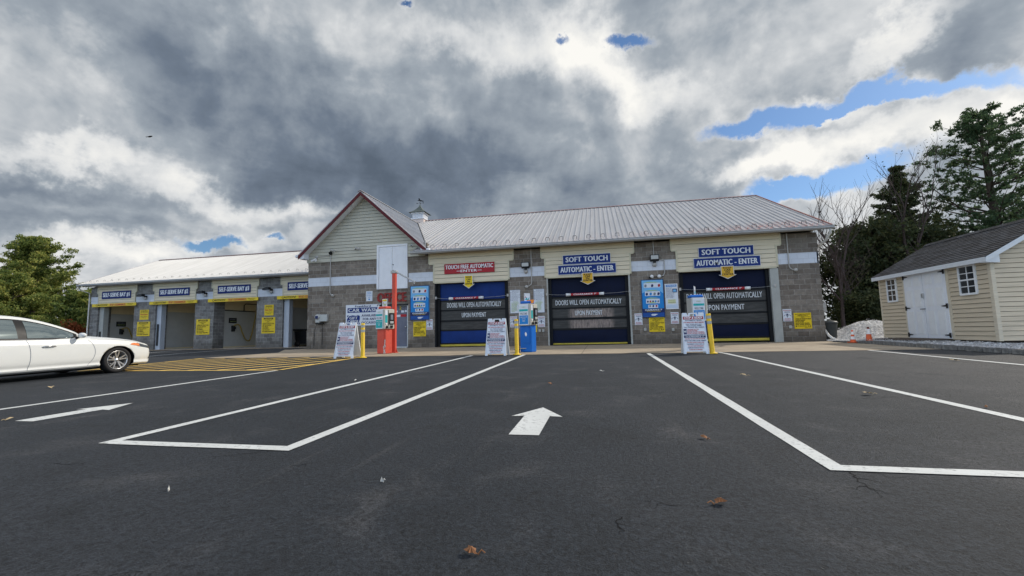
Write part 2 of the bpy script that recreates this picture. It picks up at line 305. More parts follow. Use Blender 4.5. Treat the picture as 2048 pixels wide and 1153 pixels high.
# ------------------------------------------------------------------ mesh builder
SPLIT = {'wall', 'painted_band', 'corner_trim', 'header_trim', 'soffit', 'gable_gutter', 'door_casing', 'hatch_casing', 'lintel', 'wire_bracket', 'hanging_wire', 'ceiling', 'fascia', 'cupola_body', 'rake_board', 'door_sill', 'sticker', 'gun_holder', 'housing', 'mounting_bar', 'valley_flashing', 'end_rake_board', 'ridge_cap'}
class MB:
    def __init__(s): s.v = []; s.f = []; s.m = []; s.sm = []
    def add(s, vs, fs, mi=0, smooth=False):
        o = len(s.v); s.v += [tuple(v) for v in vs]
        for f in fs: s.f.append(tuple(i+o for i in f)); s.m.append(mi); s.sm.append(smooth)
        return s
    def box(s, x0, x1, y0, y1, z0, z1, mi=0):
        if x0 > x1: x0, x1 = x1, x0
        if y0 > y1: y0, y1 = y1, y0
        if z0 > z1: z0, z1 = z1, z0
        vs = [(x, y, z) for z in (z0, z1) for y in (y0, y1) for x in (x0, x1)]
        return s.add(vs, [(0, 2, 3, 1), (4, 5, 7, 6), (0, 1, 5, 4), (2, 6, 7, 3), (0, 4, 6, 2), (1, 3, 7, 5)], mi)
    def cbox(s, x0, x1, y0, y1, z0, z1, c=0.01, mi=0):
        """box with chamfered edges (hull of 24 points)"""
        import bmesh
        bm = bmesh.new()
        for x, sx in ((x0, 1), (x1, -1)):
            for y, sy in ((y0, 1), (y1, -1)):
                for z, sz in ((z0, 1), (z1, -1)):
                    bm.verts.new((x, y+sy*c, z+sz*c)); bm.verts.new((x+sx*c, y, z+sz*c)); bm.verts.new((x+sx*c, y+sy*c, z))
        bmesh.ops.convex_hull(bm, input=bm.verts[:])
        bmesh.ops.recalc_face_normals(bm, faces=bm.faces[:])
        bm.verts.index_update()
        s.add([v.co[:] for v in bm.verts], [[v.index for v in f.verts] for f in bm.faces], mi); bm.free()
        return s
    def prism(s, pts, d, axis='y', a=0.0, mi=0):
        """extrude polygon pts (2D) between a and a+d along axis. y: (x,z); x: (y,z); z: (x,y)"""
        def P(p, t):
            return (p[0], t, p[1]) if axis == 'y' else ((t, p[0], p[1]) if axis == 'x' else (p[0], p[1], t))
        n = len(pts)
        vs = [P(p, a) for p in pts]+[P(p, a+d) for p in pts]
        fs = [tuple(range(n)), tuple(range(2*n-1, n-1, -1))]+[(i, i+n, (i+1) % n+n, (i+1) % n) for i in range(n)]
        return s.add(vs, fs, mi)
    def tube(s, pts, r, n=8, mi=0, cap=True):
        pts = [Vector(p) for p in pts]; rs = r if isinstance(r, (list, tuple)) else [r]*len(pts)
        vs = []; prev = None
        for i, p in enumerate(pts):
            t = (pts[min(i+1, len(pts)-1)]-pts[max(i-1, 0)])
            t = t.normalized() if t.length > 1e-9 else Vector((0, 0, 1))
            if prev is None:
                a = t.cross(Vector((0, 0, 1)));
                if a.length < 0.05: a = t.cross(Vector((1, 0, 0)))
                a.normalize()
            else:
                a = prev-t*prev.dot(t)
                if a.length < 1e-6: a = t.orthogonal()
                a.normalize()
            prev = a; b = t.cross(a)
            for k in range(n):
                an = 2*math.pi*k/n
                vs.append(p+(a*math.cos(an)+b*math.sin(an))*rs[i])
        fs = []
        for i in range(len(pts)-1):
            for k in range(n):
                fs.append((i*n+k, i*n+(k+1) % n, (i+1)*n+(k+1) % n, (i+1)*n+k))
        s.add(vs, fs, mi, True)
        if cap:
            s.add([vs[k] for k in range(n)], [tuple(range(n-1, -1, -1))], mi)
            s.add([vs[(len(pts)-1)*n+k] for k in range(n)], [tuple(range(n))], mi)
        return s
    def lathe(s, prof, c=(0, 0, 0), n=24, axis='z', mi=0, smooth=True):
        """prof: list of (r, h)"""
        vs = []
        for r, h in prof:
            for k in range(n):
                a = 2*math.pi*k/n; u, w = r*math.cos(a), r*math.sin(a)
                p = (u, w, h) if axis == 'z' else ((h, u, w) if axis == 'x' else (u, h, w))
                vs.append((p[0]+c[0], p[1]+c[1], p[2]+c[2]))
        fs = []
        for i in range(len(prof)-1):
            for k in range(n): fs.append((i*n+k, i*n+(k+1) % n, (i+1)*n+(k+1) % n, (i+1)*n+k))
        return s.add(vs, fs, mi, smooth)
    def split(s, gap=0.03):
        """groups of pieces whose bounds touch, each as an MB of its own"""
        par = list(range(len(s.v)))
        def fd(a):
            while par[a] != a: par[a] = par[par[a]]; a = par[a]
            return a
        for f in s.f:
            for i in f[1:]: par[fd(i)] = fd(f[0])
        comp = {}
        for i in range(len(s.v)): comp.setdefault(fd(i), []).append(i)
        cs = []
        for ids in comp.values():
            a = np.array([s.v[i] for i in ids]); cs.append([a.min(0)-gap, a.max(0)+gap, set([fd(ids[0])])])
        ch = True
        while ch:
            ch = False; out = []
            for c in cs:
                for o in out:
                    if np.all(c[0] <= o[1]) and np.all(o[0] <= c[1]):
                        o[0] = np.minimum(o[0], c[0]); o[1] = np.maximum(o[1], c[1]); o[2] |= c[2]; ch = True; break
                else: out.append(c)
            cs = out
        res = []
        for c in cs:
            mb = MB(); mp = {}
            for f, mi, sm in zip(s.f, s.m, s.sm):
                if fd(f[0]) in c[2]:
                    for i in f:
                        if i not in mp: mp[i] = len(mb.v); mb.v.append(s.v[i])
                    mb.f.append(tuple(mp[i] for i in f)); mb.m.append(mi); mb.sm.append(sm)
            if mb.f: res.append(mb)
        return res
    def build(s, name, mats, parent=None, M=None, loc=None):
        if name in SPLIT:
            ps = s.split()
            if len(ps) > 1:
                return [p.build_one(name, mats, parent, M, loc) for p in ps][0]
        return s.build_one(name, mats, parent, M, loc)
    def build_one(s, name, mats, parent=None, M=None, loc=None):
        me = bpy.data.meshes.new(name)
        vs = [M @ Vector(v) for v in s.v] if M is not None else s.v
        me.from_pydata([tuple(v) for v in vs], [], s.f)
        if not isinstance(mats, (list, tuple)): mats = [mats]
        for m in mats: me.materials.append(m)
        me.polygons.foreach_set('material_index', s.m); me.polygons.foreach_set('use_smooth', s.sm)
        me.update()
        o = bpy.data.objects.new(name, me); COL.objects.link(o)
        if parent is not None: o.parent = parent
        if loc is not None: o.location = loc
        return o
def tag(o, label=None, cat=None, group=None, kind=None):
    if label: o['label'] = label
    if cat: o['category'] = cat
    if group: o['group'] = group
    if kind: o['kind'] = kind
    return o
def thing(name, label, cat, loc=(0, 0, 0), rz=0.0, group=None):
    o = bpy.data.objects.new(name, None); COL.objects.link(o); o.empty_display_size = 0.2
    o.location = loc; o.rotation_euler = (0, 0, rz)
    return tag(o, label, cat, group)
def copy_tree(o, parent=None):
    c = o.copy(); COL.objects.link(c); c.parent = parent
    for ch in list(o.children): copy_tree(ch, c)
    return c

# ------------------------------------------------------------------ lettering
_tc = {}
def text_geo(body, bold=0.0, shear=0.0, ext=0.0):
    key = (body, bold, shear, ext)
    if key in _tc: return _tc[key]
    cu = bpy.data.curves.new('t', 'FONT'); cu.body = body; cu.offset = bold; cu.shear = shear; cu.extrude = ext
    cu.resolution_u = 2; cu.size = 1.0; cu.space_character = 1.07
    ob = bpy.data.objects.new('t', cu); COL.objects.link(ob)
    dg = bpy.context.evaluated_depsgraph_get()
    me = ob.evaluated_get(dg).to_mesh()
    v = np.array([x.co[:] for x in me.vertices]); f = [tuple(p.vertices) for p in me.polygons]
    ob.evaluated_get(dg).to_mesh_clear(); bpy.data.objects.remove(ob); bpy.data.curves.remove(cu)
    if len(v) == 0: v = np.zeros((1, 3)); f = []
    mn, mx = v.min(0), v.max(0)
    v[:, 0] = (v[:, 0]-mn[0])/(mx[0]-mn[0]+1e-9); v[:, 1] = (v[:, 1]-mn[1])/(mx[1]-mn[1]+1e-9)
    _tc[key] = (v, f); return _tc[key]
def put_text(mb, body, x0, z0, x1, z1, y, bold=0.02, shear=0.0, ext=0.0, depth=0.0):
    v, f = text_geo(body, 0.004, shear, ext)
    k = min(bold, 0.05)*(z1-z0)*1.1      # heavier strokes: the same outlines set side by side
    for i, q in enumerate((-k, k) if bold < 0.02 else (-k, 0.0, k)):
        vs = [(x0+k+a*(x1-x0-2*k)+q, y-0.0002*i-(c/ext*depth if ext else 0), z0+b*(z1-z0)) for a, b, c in v]
        mb.add(vs, f)
NAMES = {'t': 'lettering', 'r': 'printed_panel', 'o': 'printed_frame', 'p': 'printed_shape'}
def sign_face(root, w, h, items, M=None, panel=None, thick=0.02, border=None, y0=0.0):
    """sign lies in local XZ, x from -w/2..w/2, z 0..h, faces -Y. items: ('t',txt,u0,v0,u1,v1,mat,bold[,shear]) / ('r',u0,v0,u1,v1,mat) / ('p',[(u,v)..],mat)"""
    if panel is not None:
        mb = MB()
        mb.cbox(-w/2, w/2, y0-thick, y0, 0, h, min(0.004, thick*0.3))
        mb.build('panel', panel, root, M)
    if border is not None:
        mb = MB(); b = 0.03*min(w, h); yy = y0-thick-0.003
        mb.box(-w/2, w/2, yy, yy+0.003, 0, b); mb.box(-w/2, w/2, yy, yy+0.003, h-b, h)
        mb.box(-w/2, -w/2+b, yy, yy+0.003, b, h-b); mb.box(w/2-b, w/2, yy, yy+0.003, b, h-b)
        mb.build('border', border, root, M)
    groups = {}
    lay = 1
    for it in items:
        k = it[0]
        if k == 't':
            _, txt, u0, v0, u1, v1, mat, bold = it[:8]; sh = it[8] if len(it) > 8 else 0.0
            g = groups.setdefault(('lettering', mat.name), (MB(), mat))
            put_text(g[0], txt, (u0-0.5)*w, v0*h, (u1-0.5)*w, v1*h, y0-thick-0.002-0.0004*(len(items)+3), bold, sh)
        elif k == 'r':
            _, u0, v0, u1, v1, mat = it
            g = groups.setdefault(('printed_panel', mat.name), (MB(), mat)); lay += 1
            d = 0.0015+0.0004*lay
            g[0].box((u0-0.5)*w, (u1-0.5)*w, y0-thick-d, y0-thick+0.0005, v0*h, v1*h)
        elif k == 'p':
            _, pts, mat = it
            g = groups.setdefault(('printed_shape', mat.name), (MB(), mat)); lay += 1
            d = 0.0015+0.0004*lay
            g[0].prism([((u-0.5)*w, v*h) for u, v in pts][::-1], d, 'y', y0-thick-d)
    for (nm, _), (mb, mat) in groups.items(): mb.build(nm, mat, root, M)
def wall_sign(name, label, cat, x0, z0, x1, z1, items, panel, wall=FY, thick=0.02, border=None, gap=0.004, group=None, rot=0.0):
    root = thing(name, label, cat, ((x0+x1)/2, wall-gap, z0), 0, group)
    if rot: root.rotation_euler = (0, rot, 0)
    sign_face(root, x1-x0, z1-z0, items, None, panel, thick, border)
    return root

# ================================================================== SETTING
def sheet(name, polys, dz, mat, cuts=(16.0,)):
    """flat sheet(s) following the lot's slope; polys = list of xy polygons, cut at y=16"""
    import bmesh
    bm = bmesh.new()
    for poly in polys:
        bm.faces.new([bm.verts.new((x, y, 0)) for x, y in poly])
    for c in cuts:
        bmesh.ops.bisect_plane(bm, geom=bm.verts[:]+bm.edges[:]+bm.faces[:], plane_co=(0, c, 0), plane_no=(0, 1, 0))
    for v in bm.verts: v.co.z = gz(v.co.y)+dz
    bmesh.ops.recalc_face_normals(bm, faces=bm.faces[:])
    for f in bm.faces:
        if f.normal.z < 0: f.normal_flip()
    me = bpy.data.meshes.new(name); bm.to_mesh(me); bm.free(); me.materials.append(mat)
    o = bpy.data.objects.new(name, me); COL.objects.link(o); return o
tag(sheet('ground', [[(-900, -500), (900, -500), (900, 1500), (-900, 1500)]], -0.10, grass), kind='structure')
tag(sheet('parking_lot', [[(-60, -40), (8.6, -40), (8.6, 9), (8.35, 13.2), (8.2, 16), (8.0, 18.9), (-13.9, 18.9), (-13.9, 34), (-60, 34)]], 0.0, asphalt), kind='structure')
tag(sheet('concrete_apron', [[(-13.58, 12.75), (-7.2, 12.55), (8.3, 12.80), (8.2, 16), (8.1, 18.05), (9.0, 18.6), (9.0, 18.94), (-15.35, 18.94), (-13.0, 15.7)],
      [(-34.5, 21.0), (-15.0, 21.6), (-15.0, 18.95), (-14.14, 18.95), (-14.14, 22.68), (-34.5, 22.68)]], 0.006, concrete), kind='structure')
tag(sheet('bay_floor', [[(-33.2, 22.7), (-14.2, 22.7), (-14.2, 32.0), (-33.2, 32.0)]], 0.008, simple('bay_floor_concrete', (0.30, 0.29, 0.27), 0.6, 0, 0.2, 1.0, world=True)), kind='structure')
# road markings
def line(mb, pts, w, dz=0.011):
    for (x0, y0), (x1, y1) in zip(pts[:-1], pts[1:]):
        d = Vector((x1-x0, y1-y0)); L = d.length; d.normalize(); nrm = Vector((-d.y, d.x))*(w/2)
        k = max(1, int(L/0.5)); jt = [random.uniform(-0.004, 0.004) for _ in range(2*(k+1))]
        vs = []
        for i in range(k+1):
            c = Vector((x0, y0))+d*(L*i/k); j = jt[2*i]; j2 = jt[2*i+1]
            a = c+nrm*(1+j/w*2); b = c-nrm*(1+j2/w*2)
            vs += [(a.x, a.y, gz(a.y)+dz), (b.x, b.y, gz(b.y)+dz)]
        mb.add(vs, [(2*i, 2*i+1, 2*i+3, 2*i+2) for i in range(k)])
W = 0.105
def marking(name, label, pts, mat=white_line, w=W, dz=0.004, lab2=None):
    mb = MB(); line(mb, pts, w, dz); o = mb.build(name, mat); tag(o, kind='structure'); return o
marking('lane_marking', '', [(-3.80, 12.50), (-3.80, 2.75)])
marking('lane_marking', '', [(-2.25, 12.65), (-2.21, 2.80)])
marking('lane_marking', '', [(-3.80+0.05, 2.79), (-2.21+0.05, 2.79)], dz=0.0055)
marking('lane_marking', '', [(1.22, 12.60), (1.23, 2.80)])
marking('lane_marking', '', [(1.18, 2.79), (3.23, 2.79)], dz=0.0055)
marking('lane_marking', '', [(3.05, 12.72), (3.10, 12.1), (3.20, 2.80)])
marking('lane_marking', '', [(6.63, 12.84), (6.72, 2.0)])
marking('lane_marking', '', [(-6.95, 8.35), (-6.97, 0.0)])
marking('lane_marking', '', [(-16.3, 11.5), (-17.7, 14.11), (-20.1, 20.9)])
marking('lane_marking', '', [(-20.4, 13.9), (-21.94, 17.48), (-23.7, 20.9)])
def arrow_marking(cx, y0, y1, tipw=0.47, sw=0.235, hl=0.42):
    mb = MB(); yh = y1-hl
    pts = [(cx-sw/2, y0), (cx+sw/2, y0), (cx+sw/2, yh), (cx+tipw/2, yh-0.02), (cx, y1), (cx-tipw/2, yh-0.02), (cx-sw/2, yh)]
    mb.add([(x, y, gz(y)+0.004) for x, y in pts], [(0, 1, 2, 6), (6, 2, 3, 4, 5)])
    tag(mb.build('arrow_marking', white_line), kind='structure')
arrow_marking(-0.615, 3.34, 4.46)
arrow_marking(-5.69, 3.38, 4.42)
# yellow hatched no-parking area
mb = MB(); HA = [(-6.95, 8.45), (-12.65, 8.45), (-13.5, 12.72), (-7.3, 12.50)]
line(mb, [(-6.98, 8.45), (-12.60, 8.45)], 0.10, 0.0045); line(mb, [(-12.62, 8.45), (-13.52, 12.70)], 0.10, 0.005)
line(mb, [(-6.95, 8.45), (-7.35, 12.50)], 0.11, 0.0085)
dx, dy = math.sin(rad(24)), math.cos(rad(24))
def inside(p):
    x, y = p; xl = -12.65-(y-8.45)*0.2; xr = -6.98-(y-8.45)*0.09
    return 8.5 < y < 12.55 and xl+0.05 < x < xr-0.05
for k in range(-9, 12):
    c0 = (-12.65+k*0.80, 8.45); seg = []
    for i in range(0, 200):
        p = (c0[0]+dx*i*0.03, c0[1]+dy*i*0.03)
        if inside(p): seg.append(p)
    if len(seg) > 4: line(mb, [seg[0], seg[-1]], 0.15, 0.004)
tag(mb.build('yellow_hatching', yellow_line), kind='structure')
def crack(x, y, ang, L, n=14, w=0.006, br=2):
    q = MB(); pts = [(x, y)]; a = ang
    for i in range(n): a = ang+random.gauss(0, 0.55); x += math.cos(a)*L/n; y += math.sin(a)*L/n; pts.append((x, y))
    for (a0, b0), (a1, b1), k in zip(pts[:-1], pts[1:], range(n)):
        ww = w*(1-k/n)*random.uniform(0.5, 1.2)+0.001; d = math.hypot(a1-a0, b1-b0)+1e-6; nx, ny = -(b1-b0)/d*ww/2, (a1-a0)/d*ww/2
        q.add([(a0+nx, b0+ny, gz(b0)+0.002), (a0-nx, b0-ny, gz(b0)+0.002), (a1-nx, b1-ny, gz(b1)+0.002), (a1+nx, b1+ny, gz(b1)+0.002)], [(0, 1, 2, 3)])
    tag(q.build('asphalt_crack', crack_m), kind='structure')
    for k in range(br): j = random.randint(3, n-3); crack(pts[j][0], pts[j][1], ang+random.choice((-1, 1))*random.uniform(0.7, 1.3), L*0.4, 8, w*0.7, 0)
crack_m = simple('dark_crack_fill', (0.006, 0.006, 0.007), 0.9)
random.seed(3)
crack(1.27, 2.74, -1.9, 0.42, 14, 0.008, 3); crack(1.30, 2.74, -0.3, 0.30, 10, 0.006, 0); crack(0.05, 2.0, -1.4, 0.22, 10, 0.006, 1); crack(-2.6, 2.55, 0.4, 0.5, 14, 0.006, 2)
crack(-3.6, 2.3, -0.1, 0.4, 12, 0.006, 1); crack(1.1, 1.5, -1.2, 0.2, 8, 0.006, 0); crack(0.3, 2.15, 3.0, 0.25, 10, 0.005, 1); crack(-1.9, 2.45, 0.9, 0.18, 8, 0.006, 1); crack(-2.2, 6.5, 0.05, 3.2, 30, 0.007, 1); crack(2.6, 5.2, 0.3, 1.4, 20, 0.006, 1)
# gravel bed right of the lot, mound, kerb
import mathutils.noise as mnoise
def gravel_bed():
    mb = MB(); nx, ny = 90, 90; x0, x1, y0, y1 = 8.45, 16.5, 9.0, 25.5
    vs = []
    for j in range(ny+1):
        for i in range(nx+1):
            x = x0+(x1-x0)*i/nx; y = y0+(y1-y0)*j/ny
            z = gz(y)+0.09+0.02*mnoise.noise((x*3, y*3, 0))+0.012*mnoise.noise((x*11, y*11, 2))
            d = math.hypot((x-10.9)/1.9, (y-20.7)/1.6)
            z += 0.75*max(0, 1-d)**0.9*(1+0.2*mnoise.noise((x*2, y*2, 5)))
            e = min(1, (x-x0)/0.3); z = z*e+(gz(y)+0.02)*(1-e)
            if y > 23.5: z -= 0.13*(y-23.5)/2
            vs.append((x, y, z))
    fs = [(j*(nx+1)+i, j*(nx+1)+i+1, (j+1)*(nx+1)+i+1, (j+1)*(nx+1)+i) for j in range(ny) for i in range(nx)]
    mb.add(vs, fs, 0, False)
    return mb.build('gravel_bed', gravel)
tag(gravel_bed(), 'white crushed gravel heaped beside and under the tan shed', None, None, 'stuff')
# loose stones on top of the gravel
mb = MB()
for i in range(2600):
    if i < 1700: x, y = random.uniform(8.6, 10.0), random.uniform(9.5, 19.5)
    else:
        a = random.uniform(0, 2*math.pi); r = math.sqrt(random.random())
        x, y = 10.9+1.8*r*math.cos(a), 20.7+1.5*r*math.sin(a)
    d = math.hypot((x-10.9)/1.9, (y-20.7)/1.6)
    z = gz(y)+0.10+0.75*max(0, 1-d)**0.9
    s_ = random.uniform(0.02, 0.045)
    vs = [Vector((random.gauss(0, 1), random.gauss(0, 1), random.gauss(0, 1))).normalized()*s_*random.uniform(0.7, 1.2) for _ in range(4)]
    mb.add([(x+v.x, y+v.y, z+abs(v.z)) for v in vs], [(0, 1, 2), (0, 2, 3), (0, 3, 1), (1, 3, 2)])
tag(mb.build('loose_gravel', gravel), 'loose white gravel stones scattered over the bed by the shed', None, None, 'stuff')
# granite block kerb
kt = thing('stone_kerb', 'low kerb of rough grey granite blocks edging the gravel by the shed', 'kerb', (8.4, 14, 0))
import bmesh
y = 9.2; n = 0
while y < 18.1:
    L = random.uniform(0.20, 0.27); xk = 8.35+0.04*math.sin(y*0.8)+random.uniform(-0.02, 0.02)
    bm = bmesh.new(); bmesh.ops.create_cube(bm, size=1.0)
    hgt = 0.13*(1 if y < 15.5 else max(0.45, 1-(y-15.5)*0.25))
    for v in bm.verts: v.co = Vector((v.co.x*0.17, v.co.y*(L-0.015), v.co.z*hgt))
    bmesh.ops.bevel(bm, geom=bm.edges[:], offset=0.025, segments=2, affect='EDGES')
    for v in bm.verts: v.co += mnoise.noise_vector(v.co*9+Vector((y*7, 0, 0)))*0.016
    me = bpy.data.meshes.new('granite_block'); bm.to_mesh(me); bm.free(); me.materials.append(belgian)
    o = bpy.data.objects.new('granite_block', me); COL.objects.link(o); o.parent = kt
    o.location = (xk-8.4, y-14, gz(y)+hgt*0.35); o.rotation_euler = (0, 0, random.uniform(-0.06, 0.06))
    y += L

# ================================================================== MAIN CAR WASH BUILDING
bld = thing('car_wash_building', 'long grey block building with ribbed metal roof, gabled office and three closed overhead doors', 'building', (0, 0, 0))
XL, XR = -14.12, 8.42
def jag_corner(mb, x, y0, y1, z0, z1, sgn, skip=()):
    """split-face corner blocks standing slightly proud of each other, course by course"""
    z = z0; k = 0
    while z < z1-0.02:
        zt = min(z+0.2032, z1)
        if not any(a <= z < b for a, b in skip):
            for q in range(2):
                za = z+0.004+q*(zt-z)/2; zb = z+(q+1)*(zt-z)/2-0.003
                pr = random.uniform(0.003, 0.028); pf = random.uniform(0.002, 0.012)
                mb.box(x-sgn*0.2, x+sgn*pr, y0-pf, y0+0.2, za, zb)
        z = zt; k += 1
mb = MB()
piers = [(XL, -10.36), (-8.83, -7.50), (-4.03, -2.30), (1.25, 3.20), (6.95, XR)]
for a, b in piers: mb.box(a, b, FY, FY+0.3, -0.2, 4.27)
mb.box(-10.36, -8.83, FY, FY+0.3, 2.02, 4.27)
mb.box(XL, -7.9, FY+0.004, FY+0.296, 4.27, 4.9)
mb.box(XL, XL+0.3, FY+0.3, 33.0, -0.2, 4.40); mb.box(XR-0.3, XR, FY+0.3, 33.4, -0.2, 4.35)
mb.box(XL, XR, 33.1, 33.4, -0.2, 4.35)
jag_corner(mb, XR, FY, 0, 0, 3.05, 1); jag_corner(mb, XR, FY, 0, 3.50, 4.27, 1)
jag_corner(mb, XL, FY, 0, 0, 3.05, -1); jag_corner(mb, XL, FY, 0, 3.50, 4.27, -1)
mb.build('wall', block, bld)
mb = MB()
for a, b in [(XL, -10.42), (-8.80, -7.56), (-3.96, -2.37), (1.32, 3.14), (6.93, XR)]: mb.box(a, b, FY-0.005, FY+0.002, 3.065, 3.49)
mb.box(XR-0.05, XR+0.006, FY-0.005, 30, 3.065, 3.49)
mb.build('painted_band', band, bld)
# door headers in lap siding (T-shaped), built from boards
def boards(mb, x0, x1, z0, z1, y, e=0.165, x_of=None, lap=0.026):
    z = z0
    while z < z1-0.01:
        zt = min(z+e, z1)
        a0, b0 = (x0, x1) if x_of is None else x_of(z)
        a1, b1 = (x0, x1) if x_of is None else x_of(zt)
        if b0-a0 > 0.02:
            vs = [(a0, y-lap, z), (b0, y-lap, z), (b1, y-0.003, zt), (a1, y-0.003, zt), (a0, y+0.02, z), (b0, y+0.02, z), (b1, y+0.02, zt), (a1, y+0.02, zt)]
            mb.add(vs, [(0, 1, 2, 3), (4, 5, 1, 0), (4, 0, 3, 7), (1, 5, 6, 2)])
            if z > z0+0.01: mb.add([(a0, y-lap*0.4, z-0.013), (b0, y-lap*0.4, z-0.013), (b0, y-lap*0.4, z), (a0, y-lap*0.4, z)], [(0, 1, 2, 3)], 1)  # thin dark strip painted in as the lap's shadow
        z = zt
def header(x0, x1, wx0, wx1, z0=2.97, zs=3.86, zt=4.33, parent=bld, y=FY, back=0.3, e=0.178):
    h = MB(); boards(h, x0, x1, z0+0.02, zs, y-0.035, e); boards(h, wx0, wx1, zs, zt, y-0.035, 0.235)
    h.box(x0, x1, y-0.012, y+back, z0, zt)
    h.build('siding_panel', [cream, lap_shade_m], parent)
    t = MB()
    for xa in (x0, x1): t.box(xa-0.035, xa+0.035, y-0.062, y-0.0, z0, zs)
    t.box(wx0, x0-0.035, y-0.062, y-0.003, zs-0.05, zs+0.0); t.box(x1+0.035, wx1, y-0.062, y-0.003, zs-0.05, zs)
    t.box(wx0-0.03, wx0+0.03, y-0.062, y-0.003, zs, zt); t.box(wx1-0.03, wx1+0.03, y-0.062, y-0.003, zs, zt)
    t.box(x0+0.035, x1-0.035, y-0.055, y+back, z0-0.04, z0+0.02)
    t.build('header_trim', cream_trim, parent)
header(-7.53, -3.98, -7.76, -3.76)
header(-2.34, 1.29, -2.50, 1.45)
header(3.16, 6.93, 2.96, 7.10)
# jambs
def jambs(x0, x1, w0, w1, m0, m1):
    for x, w, s_, m in ((x0, w0, 1, m0), (x1, w1, -1, m1)):
        j = MB(); j.box(x, x+s_*w, FY-0.02, FY+0.30, 0, 2.93); j.build('door_jamb', m, bld)
jambs(-7.50, -4.03, 0.07, 0.05, dark_frame, dark_frame)
jambs(-2.30, 1.25, 0.06, 0.07, light_jamb, light_jamb)
jambs(3.20, 6.95, 0.05, 0.30, dark_frame, light_jamb)

def door(x0, x1, fab, rows, label=None):
    """rows: list of (z0,z1,kind)"""
    cx = (x0+x1)/2
    d = thing('overhead_door', None, None, (cx, FY+0.20, 0)); d.parent = bld; w = x1-x0
    if label: d['label'] = label
    f = MB(); zs = sorted([r[0] for r in rows]+[r[1] for r in rows])
    f.box(-w/2, w/2, 0.03, 0.06, 0, 2.97)
    for (za, zb, k), (zc, zd, _) in zip(rows[:-1], rows[1:]): f.box(-w/2, w/2, -0.02, 0.03, zb, zc)
    f.box(-w/2, -w/2+0.13, -0.10, 0.03, 0, 2.97); f.box(w/2-0.13, w/2, -0.10, 0.03, 0, 2.97)
    f.box(-w/2+0.13, w/2-0.13, -0.04, 0.03, 2.90, 2.97)
    f.build('door_frame', dark_frame, d)
    for za, zb, k in rows:
        m = MB()
        if k == 'edge': m.cbox(-w/2+0.10, w/2-0.14, -0.03, 0.03, za, zb, 0.01); m.build('safety_edge', yellow_edge, d)
        elif k == 'fab':
            # slightly bellied fabric panel
            nx, nz = 24, 6; vs = []
            for j in range(nz+1):
                for i in range(nx+1):
                    u, v = i/nx, j/nz; x = -w/2+0.13+u*(w-0.26); z = za+v*(zb-za)
                    yy = -0.005-0.02*math.sin(math.pi*u)*math.sin(math.pi*v)+0.006*mnoise.noise((x*2.5+cx, z*1.2, 3))
                    vs.append((x, yy, z))
            m.add(vs, [(j*(nx+1)+i, j*(nx+1)+i+1, (j+1)*(nx+1)+i+1, (j+1)*(nx+1)+i) for j in range(nz) for i in range(nx)], 0, True)
            m.build('door_panel', fab, d)
        else:
            m.box(-w/2+0.13, w/2-0.13, 0.0, 0.02, za, zb); m.build('door_window', win_stain if k == 'stain' else win_smoky, d)
    return d
R1 = [(0.03, 0.12, 'edge'), (0.19, 0.73, 'fab'), (0.79, 1.15, 'win'), (1.23, 1.64, 'win'), (1.71, 2.09, 'win'), (2.15, 2.90, 'fab')]
R2 = [(0.03, 0.09, 'edge'), (0.14, 0.65, 'fab'), (0.73, 1.09, 'stain'), (1.19, 1.57, 'stain'), (1.64, 2.04, 'win'), (2.12, 2.90, 'fab')]
R3 = [(0.07, 0.17, 'edge'), (0.25, 0.72, 'fab'), (0.80, 1.16, 'win'), (1.24, 1.62, 'win'), (1.69, 2.10, 'win'), (2.18, 2.90, 'fab')]
d1 = door(-7.43, -4.08, blue_fab, R1, 'bright blue overhead door with smoky window bands')
d2 = door(-2.24, 1.18, navy_fab, R2, 'navy overhead door with scraped window bands')
d3 = door(3.25, 6.65, navy_fab, R3, 'navy overhead door with clear dark window bands')
def door_text(d, cx, x0, x1, z0, z1, txt, m, bold):
    t = MB(); put_text(t, txt, x0-cx, z0, x1-cx, z1, -0.012, bold); t.build('lettering', m, d)
door_text(d1, -5.755, -6.98, -4.40, 1.80, 2.03, 'DOORS WILL OPEN AUTOMATICALLY', letter_white2, 0.014)
door_text(d1, -5.755, -6.27, -5.12, 1.34, 1.55, 'UPON PAYMENT', letter_white2, 0.016)
door_text(d2, -0.53, -1.95, 0.87, 1.74, 1.96, 'DOORS WILL OPEN AUTOMATICALLY', letter_white2, 0.012)
door_text(d2, -0.53, -1.12, 0.05, 1.28, 1.49, 'UPON PAYMENT', letter_white2, 0.016)
door_text(d3, 4.95, 3.50, 6.37, 1.80, 2.03, 'DOORS WILL OPEN AUTOMATICALLY', letter_white2, 0.012)
door_text(d3, 4.95, 4.20, 5.68, 1.33, 1.55, 'UPON PAYMENT', letter_white2, 0.012)

